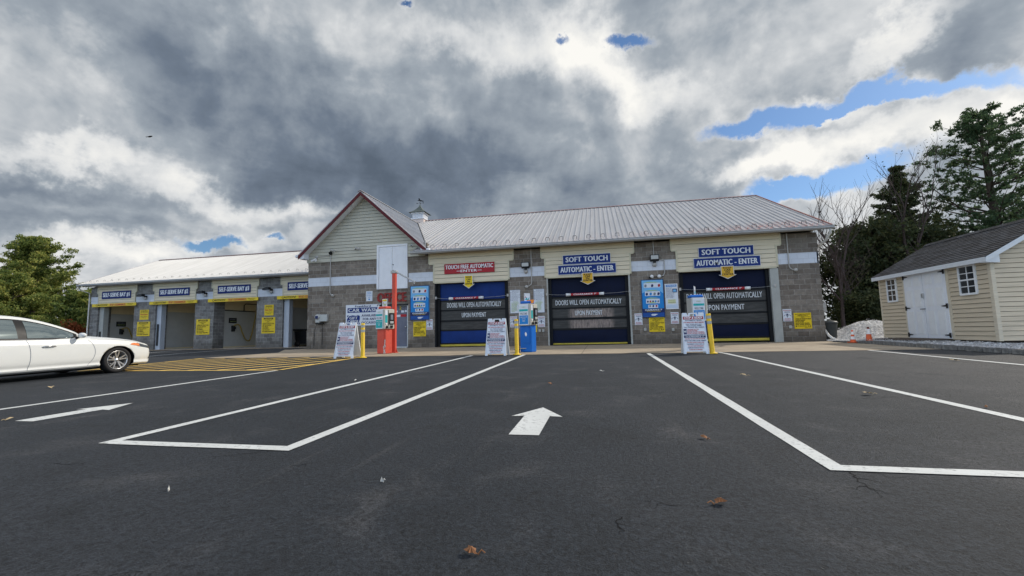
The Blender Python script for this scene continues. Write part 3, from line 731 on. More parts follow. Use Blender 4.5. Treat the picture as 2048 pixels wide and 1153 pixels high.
# office door, hatch, OFFICE letters
od = thing('office_door', None, None, (-9.60, FY+0.10, 0.03)); od.parent = bld
m = MB(); m.cbox(-0.68, 0.72, 0, 0.05, 0, 1.93, 0.008); m.build('door_leaf', door_grey, od)
m = MB(); m.box(-0.77, -0.68, -0.12, 0.05, 0, 1.99); m.build('door_casing', white_paint, od)
m = MB(); m.box(0.72, 0.77, -0.09, 0.05, 0, 1.99); m.box(-0.68, 0.72, -0.09, 0.05, 1.93, 1.99); m.box(-0.66, 0.72, -0.13, 0.0, -0.03, 0.04); m.build('door_sill', steel, od)
m = MB(); m.box(-0.80, 0.78, -0.115, -0.10, 1.94, 2.03); m.build('drip_cap', black_metal, od)
m = MB(); m.box(0.02, 0.34, -0.004, 0, 1.42, 1.52); m.box(0.06, 0.20, -0.004, 0, 1.64, 1.72); m.box(0.38, 0.52, -0.004, 0, 1.62, 1.72); m.box(0.56, 0.66, -0.004, 0, 1.64, 1.73)
m.build('sticker', sign_white, od)
m = MB(); m.prism([(0.34, 1.42), (0.62, 1.42), (0.67, 1.47), (0.62, 1.54), (0.34, 1.54)][::-1], 0.004, 'y', -0.005); m.build('sticker', sign_red, od)
for xc, mm in ((0.34, sign_yellow), (0.50, ink_grey)):
    m = MB(); pts = [(xc-0.045, -0.006, 1.74), (xc+0.025, -0.006, 1.84), (xc+0.03, -0.006, 1.89), (xc, -0.006, 1.915), (xc-0.03, -0.006, 1.89), (xc-0.025, -0.006, 1.84), (xc+0.045, -0.006, 1.74)]
    m.tube(pts, 0.011, 6); m.build('ribbon_sticker', mm, od)
m = MB(); m.lathe([(0.0, -0.07), (0.03, -0.065), (0.035, -0.04), (0.015, -0.03), (0.012, 0.0)], (0.62, 0, 0.95), 12, 'y'); m.build('door_knob', steel, od)
h = thing('loft_hatch', None, None, (-9.62, FY-0.02, 2.82)); h.parent = bld
for x0, x1 in ((-0.68, -0.006), (0.006, 0.70)):
    m = MB(); m.cbox(x0, x1, -0.03, 0.02, 0.0, 1.98, 0.006); m.build('hatch_leaf', white_paint, h)
m = MB(); m.box(-0.79, -0.69, -0.05, 0.02, 0, 2.08); m.box(0.71, 0.78, -0.05, 0.02, 0, 2.08); m.box(-0.69, 0.71, -0.05, 0.02, 1.99, 2.08); m.box(-0.79, 0.78, -0.035, 0.02, -0.04, 0.0)
m.build('hatch_casing', white_paint, h)
for z in (1.10, 0.82):
    m = MB(); m.lathe([(0, -0.06), (0.022, -0.058), (0.025, -0.03)], (0.06, -0.02, z), 10, 'y'); m.build('hatch_lock', black_metal, h)
m = MB(); put_text(m, 'OFFICE', -10.40, 2.16, -8.90, 2.60, FY-0.002, 0.06, 0, 0.05, 0.05)
v = [(x, y, z) for x, y, z in m.v]; m.build('office_lettering', office_red, bld)

# gable front
PK = (-11.08, 7.50); SL = 0.895
def gx(z): hw = (PK[1]-0.14-z)/SL; return (max(-14.16, PK[0]-hw), min(-7.98, PK[0]+hw))
g = MB(); boards(g, 0, 0, 4.27, 7.30, FY-0.03, 0.158, gx, 0.02)
g.prism([(-14.14, 4.30), (-8.0, 4.30), (-8.0, 4.60), (PK[0], 7.36), (-14.14, 4.62)], 0.28, 'y', FY-0.012)
g.build('gable_siding', [sage, lap_shade_m], bld)
m = MB(); m.box(-14.19, -14.09, FY-0.055, FY+0.1, 4.25, 4.62); m.box(-14.16, -10.42, FY-0.045, FY, 4.24, 4.275)
m.build('corner_trim', sage, bld)
def rake(mb, x0, z0, x1, z1, y0, y1, th, dz=0.0):
    mb.prism([(x0, z0+dz), (x1, z1+dz), (x1, z1+dz-th), (x0, z0+dz-th)], y1-y0, 'y', y0)
EL, ER = (-14.38, PK[1]-(PK[0]+14.38)*-SL*-1), (-7.66, PK[1]-(-7.66-PK[0])*SL)
m = MB(); rake(m, -14.38, PK[1]-3.30*SL, PK[0], PK[1], 18.48, 18.505, 0.21, 0.03); m.build('rake_board', red_trim, bld)
m = MB(); rake(m, PK[0], PK[1], -7.66, PK[1]-3.42*SL, 18.48, 18.505, 0.21, 0.03); m.build('rake_board', red_trim, bld)
m = MB()
for sx, ex in ((-1, -14.34), (1, -7.70)):
    zE = PK[1]-abs(ex-PK[0])*SL
    m.prism([(PK[0], PK[1]-0.07), (ex, zE-0.07), (ex, zE-0.13), (PK[0], PK[1]-0.13)][::-1 if sx > 0 else 1], FY-18.51, 'y', 18.507)
m.prism([(-14.34, 4.55), (-14.10, 4.77), (-14.10, 4.40), (-14.34, 4.40)], 0.42, 'y', 18.515)
m.prism([(-7.70, 4.44), (-8.02, 4.73), (-8.02, 4.34), (-7.70, 4.34)], 0.42, 'y', 18.515)
m.build('soffit', white_paint, bld)
# ribbed metal roof helper: plane from eave line to ridge line
def ribbed(mb, e0, e1, r0, r1, pitch=0.2286, rw=0.036, rh=0.030, th=0.03):
    e0, e1, r0, r1 = map(Vector, (e0, e1, r0, r1)); nrm = (e1-e0).cross(r0-e0).normalized()
    if nrm.z < 0: nrm = -nrm
    dn = -nrm*th
    mb.add([e0, e1, r1, r0, e0+dn, e1+dn, r1+dn, r0+dn], [(0, 1, 2, 3), (7, 6, 5, 4), (0, 4, 5, 1), (1, 5, 6, 2), (2, 6, 7, 3), (3, 7, 4, 0)])
    L = (e1-e0).length; n = int(L/pitch); ud = (e1-e0).normalized()
    for i in range(n+1):
        s_ = min(i*pitch+0.03, L-0.03); t = s_/L
        a = e0.lerp(e1, t); b = r0.lerp(r1, t)
        for (w_, h_) in ((rw, rh),):
            vs = []
            for p in (a, b):
                vs += [p-ud*w_/2+nrm*0.001, p-ud*w_/5+nrm*h_, p+ud*w_/5+nrm*h_, p+ud*w_/2+nrm*0.001]
            mb.add(vs, [(0, 1, 5, 4), (1, 2, 6, 5), (2, 3, 7, 6), (0, 3, 2, 1), (4, 5, 6, 7)])
EZ, EY, RZ, RY = 4.42, 18.40, 7.92, 26.05
m = MB(); ribbed(m, (-8.35, EY, EZ), (8.72, EY, EZ), (-8.35, RY, RZ), (8.72, RY, RZ))
ribbed(m, (-12.1, 19.4, EZ+(19.4-EY)*(RZ-EZ)/(RY-EY)), (-8.35, 19.4, EZ+(19.4-EY)*(RZ-EZ)/(RY-EY)), (-12.1, RY, RZ), (-8.35, RY, RZ))
ribbed(m, (8.72, 33.9, EZ), (-12.1, 33.9, EZ), (8.72, RY+0.01, RZ), (-12.1, RY+0.01, RZ))
m.build('roof', roofm, bld)
m = MB(); m.prism([(RY-0.16, RZ-0.035), (RY, RZ+0.045), (RY+0.16, RZ-0.035), (RY, RZ+0.02)], 20.85, 'x', -12.1); m.build('ridge_cap', simple('faded_ridge_cap', (0.30, 0.20, 0.20), 0.6, 0, 0.25, 3), bld)
m = MB()
sl = (RZ-EZ)/(RY-EY)
m.prism([(EY-0.02, EZ+0.03), (RY, RZ+0.04), (RY, RZ-0.16), (EY-0.02, EZ-0.15)], 0.04, 'x', 8.72)
m.build('end_rake_board', simple('faded_red_rake', (0.30, 0.14, 0.12), 0.6, 0, 0.3, 3), bld)
m = MB(); m.prism([(EY+0.1, EZ-0.05), (RY, RZ-0.06), (33.8, EZ-0.05)], 0.06, 'x', XR-0.07); m.build('gable_end', sage, bld)
# gable (office) roof
m = MB()
ribbed(m, (-14.38, 18.47, PK[1]-3.30*SL+0.04), (-14.38, 26.0, PK[1]-3.30*SL+0.04), (PK[0], 18.47, PK[1]+0.04), (PK[0], 26.0, PK[1]+0.04), 0.2286)
ribbed(m, (-7.66, 26.0, PK[1]-3.42*SL+0.04), (-7.66, 18.47, PK[1]-3.42*SL+0.04), (PK[0], 26.0, PK[1]+0.04), (PK[0], 18.47, PK[1]+0.04), 0.2286)
m.build('gable_roof', roofm, bld)
m = MB(); m.prism([(PK[0]-0.14, PK[1]-0.02), (PK[0], PK[1]+0.09), (PK[0]+0.14, PK[1]-0.02), (PK[0], PK[1]+0.055)], 6.9, 'y', 18.46); m.build('gable_ridge_cap', roofm, bld)
# dark valley flashing where the roofs meet
def mz(y): return EZ+(y-EY)*sl
vp = []
for k in range(9):
    y = 18.6+k*(25.2-18.6)/8; z = mz(y)+0.05; x = PK[0]+(PK[1]+0.04-z+0.02)/SL; vp.append((min(x, -7.66), y-0.02, z+0.02))
m = MB(); m.tube(vp, 0.035, 6); m.build('valley_flashing', black_metal, bld)
# gutters
def gutter(mb, x0, x1, y, z):
    mb.prism([(y+0.10, z+0.01), (y+0.10, z-0.12), (y+0.02, z-0.12), (y-0.035, z-0.07), (y-0.03, z-0.02), (y-0.045, z-0.01), (y-0.045, z+0.01)][::-1], x1-x0, 'x', x0)
m = MB(); gutter(m, -8.45, 8.80, EY-0.045, EZ-0.03); m.build('gutter', gutter_m, bld)
m = MB(); m.box(-8.3, 8.5, EY+0.06, FY-0.03, 4.345, 4.37); m.build('eave_soffit', cream_trim, bld)
m = MB(); m.cbox(-14.50, -14.38, 18.42, 26.0, 4.46, 4.60, 0.02); m.cbox(-7.70, -7.56, 18.42, 18.7, 4.36, 4.52, 0.02); m.build('gable_gutter', white_paint, bld)
m = MB(); m.tube([(8.68, 18.42, 4.28), (8.68, 18.44, 4.12), (8.62, 18.75, 3.88), (8.50, 19.3, 3.66), (8.48, 19.55, 3.5), (8.48, 19.55, 0.75), (8.49, 19.2, 0.5), (8.55, 19.0, 0.22), (8.68, 18.85, 0.05), (8.80, 18.8, 0.03)], 0.045, 10); m.build('downspout', gutter_w, bld)
# snow guards: small bent wire loops near the eave
sg = MB(); sg.tube([(0, 0, 0), (0, 0.03, 0.10), (0.02, 0.0, 0.13), (0.14, 0.0, 0.13), (0.16, 0.03, 0.10), (0.16, 0.02, 0.0)], 0.010, 5); sgo = sg.build('snow_guard', black_metal, bld)
sgo.location = (-7.6, EY+0.30, mz(EY+0.30)+0.02)
for i in range(1, 28):
    o = sgo.copy(); COL.objects.link(o); x = -7.6+i*0.594; o.location = (x, EY+0.30, mz(EY+0.30)+0.02); o.rotation_euler = (rad(random.uniform(-8, 8)), 0, rad(random.uniform(-10, 10)))
# cupola with weathervane
cu = thing('cupola', None, None, (-11.28, 26.0, 7.70)); cu.parent = bld
m = MB(); m.cbox(-0.40, 0.40, -0.40, 0.40, -0.3, 0.28, 0.01); m.build('cupola_base', simple('pinkish_white_paint', (0.62, 0.52, 0.47), 0.5, 0, 0.1, 3), cu)
m = MB(); m.cbox(-0.44, 0.44, -0.44, 0.44, 0.26, 0.33, 0.01); m.cbox(-0.37, 0.37, -0.37, 0.37, 0.33, 0.66, 0.01); m.cbox(-0.45, 0.45, -0.45, 0.45, 0.62, 0.70, 0.01)
for k in range(5):
    z = 0.37+k*0.05; m.box(-0.30, 0.30, -0.385, -0.36, z, z+0.03); m.box(0.36, 0.385, -0.30, 0.30, z, z+0.03)
m.build('cupola_body', white_paint, cu)
m = MB(); prof = [(0.56, 0.70), (0.44, 0.77), (0.30, 0.88), (0.17, 1.02), (0.07, 1.16), (0.03, 1.28), (0.0, 1.30)]
vs = []
for r, z in prof:
    for sx, sy in ((-1, -1), (1, -1), (1, 1), (-1, 1)): vs.append((sx*r, sy*r, z))
m.add(vs, [(i*4+k, i*4+(k+1) % 4, (i+1)*4+(k+1) % 4, (i+1)*4+k) for i in range(len(prof)-1) for k in range(4)]+[(3, 2, 1, 0)])
m.build('cupola_roof', copper, cu)
m = MB(); m.tube([(0, 0, 1.2), (0, 0, 1.62)], 0.012, 6); m.tube([(-0.20, 0, 1.42), (0.20, 0, 1.42)], 0.008, 5); m.tube([(0, -0.20, 1.42), (0, 0.20, 1.42)], 0.008, 5)
m.box(-0.24, -0.19, -0.01, 0.01, 1.39, 1.45); m.box(0.19, 0.24, -0.01, 0.01, 1.39, 1.45)
m.prism([(-0.22, 1.60), (0.20, 1.50), (0.26, 1.52), (0.22, 1.56), (0.02, 1.63), (-0.04, 1.74), (-0.10, 1.77), (-0.11, 1.68), (-0.10, 1.62)][::-1], 0.014, 'y', -0.007)
m.build('weathervane', black_metal, cu)
m = MB(); m.tube([(-14.0, 20.3, 4.7), (-14.0, 20.3, 6.25)], 0.05, 10); m.build('vent_pipe', gutter_w, bld)
m = MB(); m.tube([(-7.95, 18.9, 4.72), (-7.95, 18.9, 4.98)], 0.022, 8); m.lathe([(0, 5.0), (0.04, 4.99), (0.04, 4.95), (0, 4.94)], (-7.95, 18.9, 0), 10); m.build('vent_pipe', steel, bld)
# conduits down the wall
def conduit(pts, ball=True):
    m = MB(); m.tube(pts, 0.021, 8)
    if ball:
        p = pts[-1]; m.lathe([(0.0, -0.10), (0.05, -0.095), (0.07, -0.05), (0.07, 0.0), (0.05, 0.02)], (p[0], p[1], p[2]), 12, 'y')
    m.build('conduit', conduit_m, bld)
yc = FY-0.035
conduit([(-2.95, yc, 4.30), (-2.95, yc, 2.78), (-2.98, yc, 2.70), (-3.06, yc, 2.64), (-3.18, yc, 2.60)])
conduit([(7.35, yc, 4.30), (7.35, yc, 2.98), (7.38, yc, 2.90), (7.45, yc, 2.84), (7.56, yc, 2.81)])
conduit([(2.26, yc, 4.30), (2.26, yc, 3.72)], False)
conduit([(2.42, yc, 3.52), (2.62, yc, 3.50), (2.66, yc, 3.45), (2.66, yc, 2.95), (2.60, yc, 2.83), (2.50, yc, 2.76)], False)
conduit([(-12.88, yc-0.03, 4.60), (-12.88, yc-0.03, 2.72), (-12.85, yc, 2.64), (-12.72, yc, 2.58)])
def socket_box(x, z, w=0.10, hgt=0.12):
    m = MB(); m.cbox(x-w/2, x+w/2, FY-0.06, FY, z, z+hgt, 0.008); m.build('socket_box', light_jamb, bld)
for x, z in ((-2.66, 0.60), (-2.50, 0.60), (1.76, 0.55), (2.86, 0.52), (7.22, 0.52)): socket_box(x, z)
m = MB(); m.cbox(8.44, 8.60, FY+0.12, FY+0.40, 1.14, 1.50, 0.01); m.build('meter_box', conduit_m, bld)

# ================================================================== SELF-SERVE BUILDING
sb = thing('self_serve_building', 'lower grey block building at the left with open self-serve bays under a white roof', 'building', (0, 0, 0))
pier = [(-33.22, -32.58), (-29.60, -27.92), (-24.88, -23.48), (-20.40, -18.60), (-15.6, -14.14)]
m = MB()
for a, b in pier: m.box(a, b, LY, LY+0.8, -0.1, 4.2)
m.box(-33.22, -32.92, LY+0.8, 31, -0.1, 4.2)
jag_corner(m, -33.22, LY, 0, 0, 3.05, -1); jag_corner(m, -33.22, LY, 0, 3.55, 4.2, -1)
m.build('wall', blockL, sb)
m = MB()
for a, b in [(-33.22, -32.60), (-29.52, -27.97), (-24.85, -23.54), (-20.38, -18.62), (-15.55, -14.14)]: m.box(a, b, LY-0.006, LY+0.001, 3.08, 3.53)
m.build('painted_band', band, sb)
for a, b in [(-32.52, -29.55), (-27.97, -24.86), (-23.50, -20.40), (-18.58, -15.62)]:
    header(a, b, a-0.15 if a > -32 else a-0.12, b+0.12, 2.93, 3.78, 4.27, sb, LY, 0.35)
m = MB()
for a, b in zip(pier[:-1], pier[1:]): m.box(a[1]+0.01, b[0]-0.01, LY+0.31, LY+0.6, 2.92, 4.2)
m.build('lintel', bay_cream, sb)
for k, (a, b) in enumerate(pier[:-1]):
    xw = b-0.12
    m = MB(); m.box(a+0.3, xw-0.03, LY+0.8, 30.6, -0.05, 4.4); m.build('bay_divider', bay_cream, sb)
    m = MB(); m.box(xw-0.03, xw, LY+0.81, 30.6, 0.10, 2.38); m.build('wall_panel', bay_panel, sb)
    m = MB(); m.box(xw-0.02, xw+0.03, LY+0.81, 30.6, 2.381, 2.44); m.build('panel_rail', black_metal if k == 2 else bay_panel, sb)
    if k != 2:
        m = MB(); m.cbox(b+0.005, b+0.36, LY+0.10, LY+0.42, 0, 2.95, 0.01); m.build('bay_post', bluegrey if k else light_jamb, sb)
        if k < 2:
            m = MB(); m.cbox(b+0.10, b+0.24, LY+0.06, LY+0.095, 0.25 if k else 0.9, 1.62 if k else 1.25, 0.01); m.build('post_guard', black, sb)
m = MB(); m.box(-33.0, -14.2, 30.6, 30.9, 2.6, 4.4); m.box(-33.0, -14.2, LY+0.62, 30.6, 4.15, 4.2); m.build('ceiling', bay_cream, sb)
m = MB(); ribbed(m, (-33.62, 22.18, 4.36), (-14.15, 22.18, 4.36), (-33.62, 27.5, 6.80), (-14.15, 27.5, 6.80)); ribbed(m, (-14.15, 32.8, 4.36), (-33.62, 32.8, 4.36), (-14.15, 27.51, 6.80), (-33.62, 27.51, 6.80))
m.build('roof', roofw, sb)
m = MB(); m.prism([(27.36, 6.78), (27.5, 6.85), (27.64, 6.78), (27.5, 6.82)], 19.5, 'x', -33.64); m.prism([(22.16, 4.38), (27.5, 6.83), (27.5, 6.70), (22.16, 4.22)], 0.03, 'x', -33.655); m.build('ridge_cap', red_trim, sb)
m = MB(); m.prism([(22.75, 4.2), (27.5, 6.68), (32.2, 4.2)], 0.06, 'x', -33.20); m.build('gable_end', sage, sb)
m = MB(); gutter(m, -33.7, -14.2, 22.13, 4.34); m.build('gutter', gutter_m, sb)
m = MB(); m.box(-33.6, -14.2, 22.24, LY-0.03, 4.24, 4.27); m.build('eave_soffit', white_paint, sb)
s2 = sgo.copy(); COL.objects.link(s2); s2.parent = sb; sl2 = (6.80-4.36)/(27.5-22.18)
s2.scale = (0.75, 0.75, 0.7); s2.location = (-33.2, 22.5, 4.36+0.32*sl2+0.02)
for i in range(1, 32):
    o = s2.copy(); COL.objects.link(o); o.location = (-33.2+i*0.60, 22.5, 4.36+0.32*sl2+0.02)
m = MB(); m.tube([(-33.65, 22.15, 4.25), (-33.6, 22.3, 4.0), (-33.25, 22.62, 3.8), (-33.25, 22.62, 0.2)], 0.04, 8); m.build('downspout', gutter_w, sb)
# clearance boards, top level signs
def clearance(x0, x1, label, z=2.86):
    w = x1-x0
    wall_sign('clearance_board', label, 'sign', x0, z, x1, z+0.20, [
        ('r', 0.40, 0.06, 0.78, 0.94, sign_amber), ('t', 'CAUTION!', 0.09, 0.25, 0.36, 0.85, ink_black, 0.05, 0.25),
        ('t', "9'-6\"  CLEARANCE", 0.42, 0.22, 0.76, 0.85, ink_red, 0.045), ('t', 'MAXIMUM VEHICLE HEIGHT', 0.80, 0.60, 0.94, 0.80, ink_black, 0.02), ('t', 'DO NOT ENTER', 0.82, 0.25, 0.92, 0.45, ink_black, 0.02)],
        sign_yellow, LY-0.12, 0.03, None, 0.0, 'yellow clearance boards over the self-serve bays')
clearance(-32.9, -29.3, 'yellow clearance board hanging across the far left self-serve bay, bay 1')
clearance(-28.25, -24.6, 'yellow clearance board hanging across self-serve bay 2')
clearance(-23.8, -20.2, 'yellow clearance board hanging across self-serve bay 3')
clearance(-18.9, -15.3, 'yellow clearance board half hidden by the office corner, over the bay nearest the office')
for n, a, b in ((1, -32.23, -29.85), (2, -27.62, -25.28), (3, -23.19, -20.82), (4, -18.26, -15.9)):
    lab = {1: 'blue sign reading self-serve bay 1 at the far left', 2: 'blue sign reading self-serve bay 2', 3: 'blue sign reading self-serve bay 3', 4: 'blue self-serve sign cut off by the office corner'}[n]
    wall_sign('bay_sign', lab, 'sign', a, 3.37, b, 3.87, [('t', 'SELF-SERVE BAY #%d' % n, 0.04, 0.2, 0.96, 0.8, ink_white, 0.045)], sign_blue, LY-0.06, 0.02, None, 0.0, 'blue self-serve bay signs')
def yellow_rules(x0, z0, x1, z1, label, wall, group):
    wall_sign('rules_sign', label, 'sign', x0, z0, x1, z1, [
        ('r', 0.15, 0.89, 0.85, 0.965, ink_black), ('t', 'CAUTION', 0.25, 0.90, 0.75, 0.955, sign_yellow, 0.04),
        ('t', 'SELF SERVE BAY', 0.12, 0.83, 0.88, 0.87, ink_black, 0.03), ('t', 'ABSOLUTELY', 0.25, 0.77, 0.75, 0.81, ink_black, 0.03), ('t', 'NO', 0.42, 0.69, 0.58, 0.75, ink_black, 0.03),
        ('r', 0.12, 0.665, 0.88, 0.675, ink_black),
        ('t', 'HANDS IN WASH GUN', 0.08, 0.57, 0.92, 0.63, ink_black, 0.05), ('t', 'OIL OR GREASE', 0.08, 0.48, 0.74, 0.54, ink_black, 0.05), ('t', 'NO MUD', 0.08, 0.40, 0.48, 0.455, ink_black, 0.05),
        ('t', 'NO ANIMALS', 0.08, 0.31, 0.52, 0.37, ink_black, 0.05), ('r', 0.06, 0.272, 0.94, 0.28, ink_black), ('t', 'NO WAXING', 0.08, 0.19, 0.62, 0.245, ink_black, 0.05), ('t', 'NO HAND WASHING', 0.08, 0.09, 0.92, 0.155, ink_black, 0.05)],
        sign_yellow, wall, 0.015, None, 0.004, group)
GY = 'yellow rules signs on the self-serve piers'
yellow_rules(-29.28, 0.88, -28.26, 1.80, 'larger yellow rules sign on the pier between bays 1 and 2', LY, GY)
yellow_rules(-24.73, 0.88, -23.72, 1.84, 'yellow rules sign on the pier between bays 2 and 3, alone on its pier', LY, GY)
yellow_rules(-20.01, 0.86, -19.08, 1.82, 'larger yellow rules sign on the pier right of bay 3', LY, GY)
for x0, x1, lab in ((-29.12, -28.42, 'small yellow warning sign above the rules sign, between bays 1 and 2'), (-19.85, -19.22, 'small yellow warning sign above the rules sign, right of bay 3')):
    wall_sign('warning_sign', lab, 'sign', x0, 1.93, x1, 2.57, [('t', 'WARNING', 0.12, 0.82, 0.88, 0.93, ink_black, 0.05), ('t', 'TIME LIMIT IN BAYS', 0.08, 0.72, 0.92, 0.77, ink_black, 0.03),
        ('r', 0.05, 0.665, 0.95, 0.68, ink_black), ('t', '8am 6pm', 0.10, 0.42, 0.90, 0.60, ink_red, 0.05), ('t', 'STRICTLY ENFORCED', 0.1, 0.29, 0.9, 0.35, ink_black, 0.03), ('t', 'THANK YOU', 0.25, 0.17, 0.75, 0.23, ink_black, 0.03)],
        sign_yellow, LY, 0.015, None, 0.004, 'small yellow warning signs on the self-serve piers')
# things inside the bays
def hose(cx, label, boom=True):
    t = thing('wash_hose', label, 'hose', (cx, 0, 0), 0, 'hoses in the self-serve bays'); y0 = LY+1.55
    m = MB(); m.cbox(0.0, 0.14, y0-0.10, y0+0.12, 1.05, 1.45, 0.03); m.cbox(0.10, 0.26, y0-0.04, y0+0.06, 1.20, 1.34, 0.02); m.build('gun_holder', black, t)
    m = MB(); pts = [(0.10, y0, 1.42), (0.20, y0+0.15, 1.50), (0.26, y0+0.32, 1.44), (0.30, y0+0.5, 1.0), (0.32, y0+0.75, 0.55), (0.34, y0+1.0, 0.42), (0.34, y0+1.15, 0.55), (0.32, y0+1.35, 1.1), (0.30, y0+1.55, 1.9), (0.30, y0+1.75, 2.85)]
    q = []
    for i in range(len(pts)-1):
        for k in range(5):
            p0, p1, p2, p3 = [Vector(pts[max(0, min(len(pts)-1, i+j))]) for j in (-1, 0, 1, 2)]; u = k/5
            q.append(0.5*((2*p1)+(p2-p0)*u+(2*p0-5*p1+4*p2-p3)*u*u+(3*p1-p0-3*p2+p3)*u**3))
    m.tube(q+[pts[-1]], 0.045, 8); m.build('rubber_hose', hose_m, t)
    if boom:
        m = MB(); m.tube([(0.05, y0+0.85, 2.44), (0.05, y0+0.85, 2.80), (0.07, y0+0.95, 2.90), (0.30, y0+3.0, 2.92)], 0.03, 8); m.build('overhead_boom', black_metal, t)
    return t
hose(-32.70+0.0, 'yellow hose on its black holder in the far left bay, behind the white car', False)
hose(-23.60, 'yellow hose hanging in a loop from an overhead boom in bay 3')
for cx, lab in ((-32.70, 'dark menu plate on the wall of the far left bay, above the white car'), (-23.60, 'dark menu plate on the inner wall of bay 3')):
    t = thing('menu_plate', lab, 'sign', (cx+0.01, LY+1.55, 1.60), rad(90), 'menu plates in the bays')
    sign_face(t, 0.62, 0.34, [('t', 'WASH MENU', 0.15, 0.6, 0.85, 0.8, ink_grey, 0.02), ('t', 'RINSE WAX FOAM', 0.15, 0.25, 0.85, 0.42, ink_green, 0.02)], None, black, 0.02)
# black cart and cone in bay 4
t = thing('black_cart', 'black plastic utility cart parked in the shadow of the bay nearest the office', 'cart', (-18.1, 24.2, 0))
m = MB(); m.prism([(-0.45, 0.18), (0.55, 0.18), (0.72, 0.95), (-0.55, 0.95)], 0.7, 'y', -0.35); m.build('bin_body', black, t)
m = MB(); m.cbox(-0.80, 0.40, -0.42, 0.42, 1.0, 1.10, 0.03); m.build('bin_lid', black, t)
for x in (-0.35, 0.45):
    m = MB(); m.lathe([(0, -0.40), (0.17, -0.39), (0.17, -0.33), (0, -0.32)], (x, 0, 0.17), 18, 'y'); m.build('wheel', rubber, t)
def cone(name, label, x, y, z, hgt, dark_top=False, tilt=0.0, grp='orange traffic cones'):
    t = thing(name, label, 'traffic cone', (x, y, z), random.uniform(0, 1), grp); t.rotation_euler = (tilt, 0, 0.3)
    m = MB(); r = hgt*0.29; m.cbox(-r, r, -r, r, 0, hgt*0.05, 0.01); m.build('base', orange_m, t)
    def rr(q): return hgt*(0.20-0.145*q)
    m = MB(); m.lathe([(rr(q), hgt*(0.05+0.95*q)) for q in (0, 0.25, 0.5, 0.75, 1.0)]+[(0.0, hgt)], (0, 0, 0), 20); m.build('cone_body', orange_m, t)
    for a, b in ((0.22, 0.46), (0.62, 0.86)) if not dark_top else ((0.50, 0.86),):
        m = MB(); m.lathe([(rr(a)+0.004, hgt*(0.05+0.95*a)), (rr(b)+0.004, hgt*(0.05+0.95*b))], (0, 0, 0), 20); m.build('reflective_collar', cone_white, t)
    if dark_top:
        m = MB(); m.lathe([(rr(0.88)+0.004, hgt*(0.05+0.95*0.88)), (rr(1.0)+0.004, hgt), (0, hgt+0.003)], (0, 0, 0), 20); m.build('cone_tip', simple('grimy_red', (0.10, 0.03, 0.02), 0.6), t)
cone('traffic_cone', 'orange cone half hidden behind the office corner in the bay', -15.0, 21.6, 0, 0.6)
cone('traffic_cone', 'shorter orange cone with two white collars, nearer the building corner', 8.25, 16.75, 0.02, 0.42)
cone('traffic_cone', 'taller orange cone with a dark tip, nearer the shed', 8.78, 16.85, 0.03, 0.50, True)

# ================================================================== SIGNS ON THE MAIN FRONT
HY = FY-0.075   # face of the siding headers
wall_sign('entrance_sign', 'red sign reading touch free automatic enter', 'sign', -7.0, 3.34, -4.62, 3.80, [
    ('t', 'TOUCH FREE AUTOMATIC', 0.025, 0.46, 0.975, 0.86, ink_white, 0.035), ('t', 'ENTER', 0.33, 0.12, 0.66, 0.36, ink_white, 0.05), ('r', 0.25, 0.22, 0.32, 0.26, ink_white), ('r', 0.67, 0.22, 0.75, 0.26, ink_white)],
    sign_red, HY, 0.02, None, 0.0)
def soft(x0, x1, xa, xb, l1, l2):
    wall_sign('entrance_sign', l1, 'sign', x0, 3.485, x1, 3.90, [('t', 'SOFT TOUCH', 0.06, 0.24, 0.94, 0.78, letter_white2, 0.06)], sign_blue2, HY, 0.02, ink_white, 0.0, 'blue soft touch signs')
    wall_sign('entrance_sign', l2, 'sign', xa, 3.045, xb, 3.46, [('t', 'AUTOMATIC - ENTER', 0.04, 0.24, 0.96, 0.78, letter_white2, 0.045)], sign_blue2, HY, 0.02, ink_white, 0.0, 'blue automatic enter signs')
soft(-1.55, 0.49, -1.77, 0.70, 'blue soft touch sign over the middle door', 'blue automatic enter sign over the middle door')
soft(4.01, 6.10, 3.80, 6.32, 'blue soft touch sign over the right-hand door', 'blue automatic enter sign over the right-hand door')
def keep(x0, x1, zt, zb, label, mat):
    cx = (x0+x1)/2; w = x1-x0; h = zt-zb
    t = thing('arrow_sign', label, 'sign', (cx, HY-0.03, zb), 0, 'keep car in center arrow signs')
    a, hw = w*0.36, w/2
    m = MB(); m.prism([(-a, h), (-a, h*0.33), (-hw, h*0.33), (0, 0), (hw, h*0.33), (a, h*0.33), (a, h)][::-1], 0.015, 'y', -0.015); m.build('border', sign_white, t)
    b = 0.02; m = MB(); m.prism([(-a+b, h-b), (-a+b, h*0.33-b*0.5), (-hw+b*2.4, h*0.33-b), (0, b*1.4), (hw-b*2.4, h*0.33-b), (a-b, h*0.33-b*0.5), (a-b, h-b)][::-1], 0.004, 'y', -0.019); m.build('panel', mat, t)
    m = MB()
    for k, (s_, hwid) in enumerate((('KEEP', 0.13), ('CAR', 0.10), ('IN', 0.06), ('CENTER', 0.18))):
        z = h*(0.84-k*0.165); put_text(m, s_, -hwid*w/0.55, z-0.03, hwid*w/0.55, z+0.045, -0.022, 0.05)
    m.build('lettering', ink_black, t)
keep(-6.11, -5.55, 3.23, 2.63, 'yellow keep car in center arrow over the bright blue door', sign_yellow)
keep(-0.84, -0.18, 3.09, 2.57, 'amber keep car in center arrow over the middle door', sign_amber)
keep(4.72, 5.40, 3.09, 2.56, 'amber keep car in center arrow over the right-hand door', sign_amber)
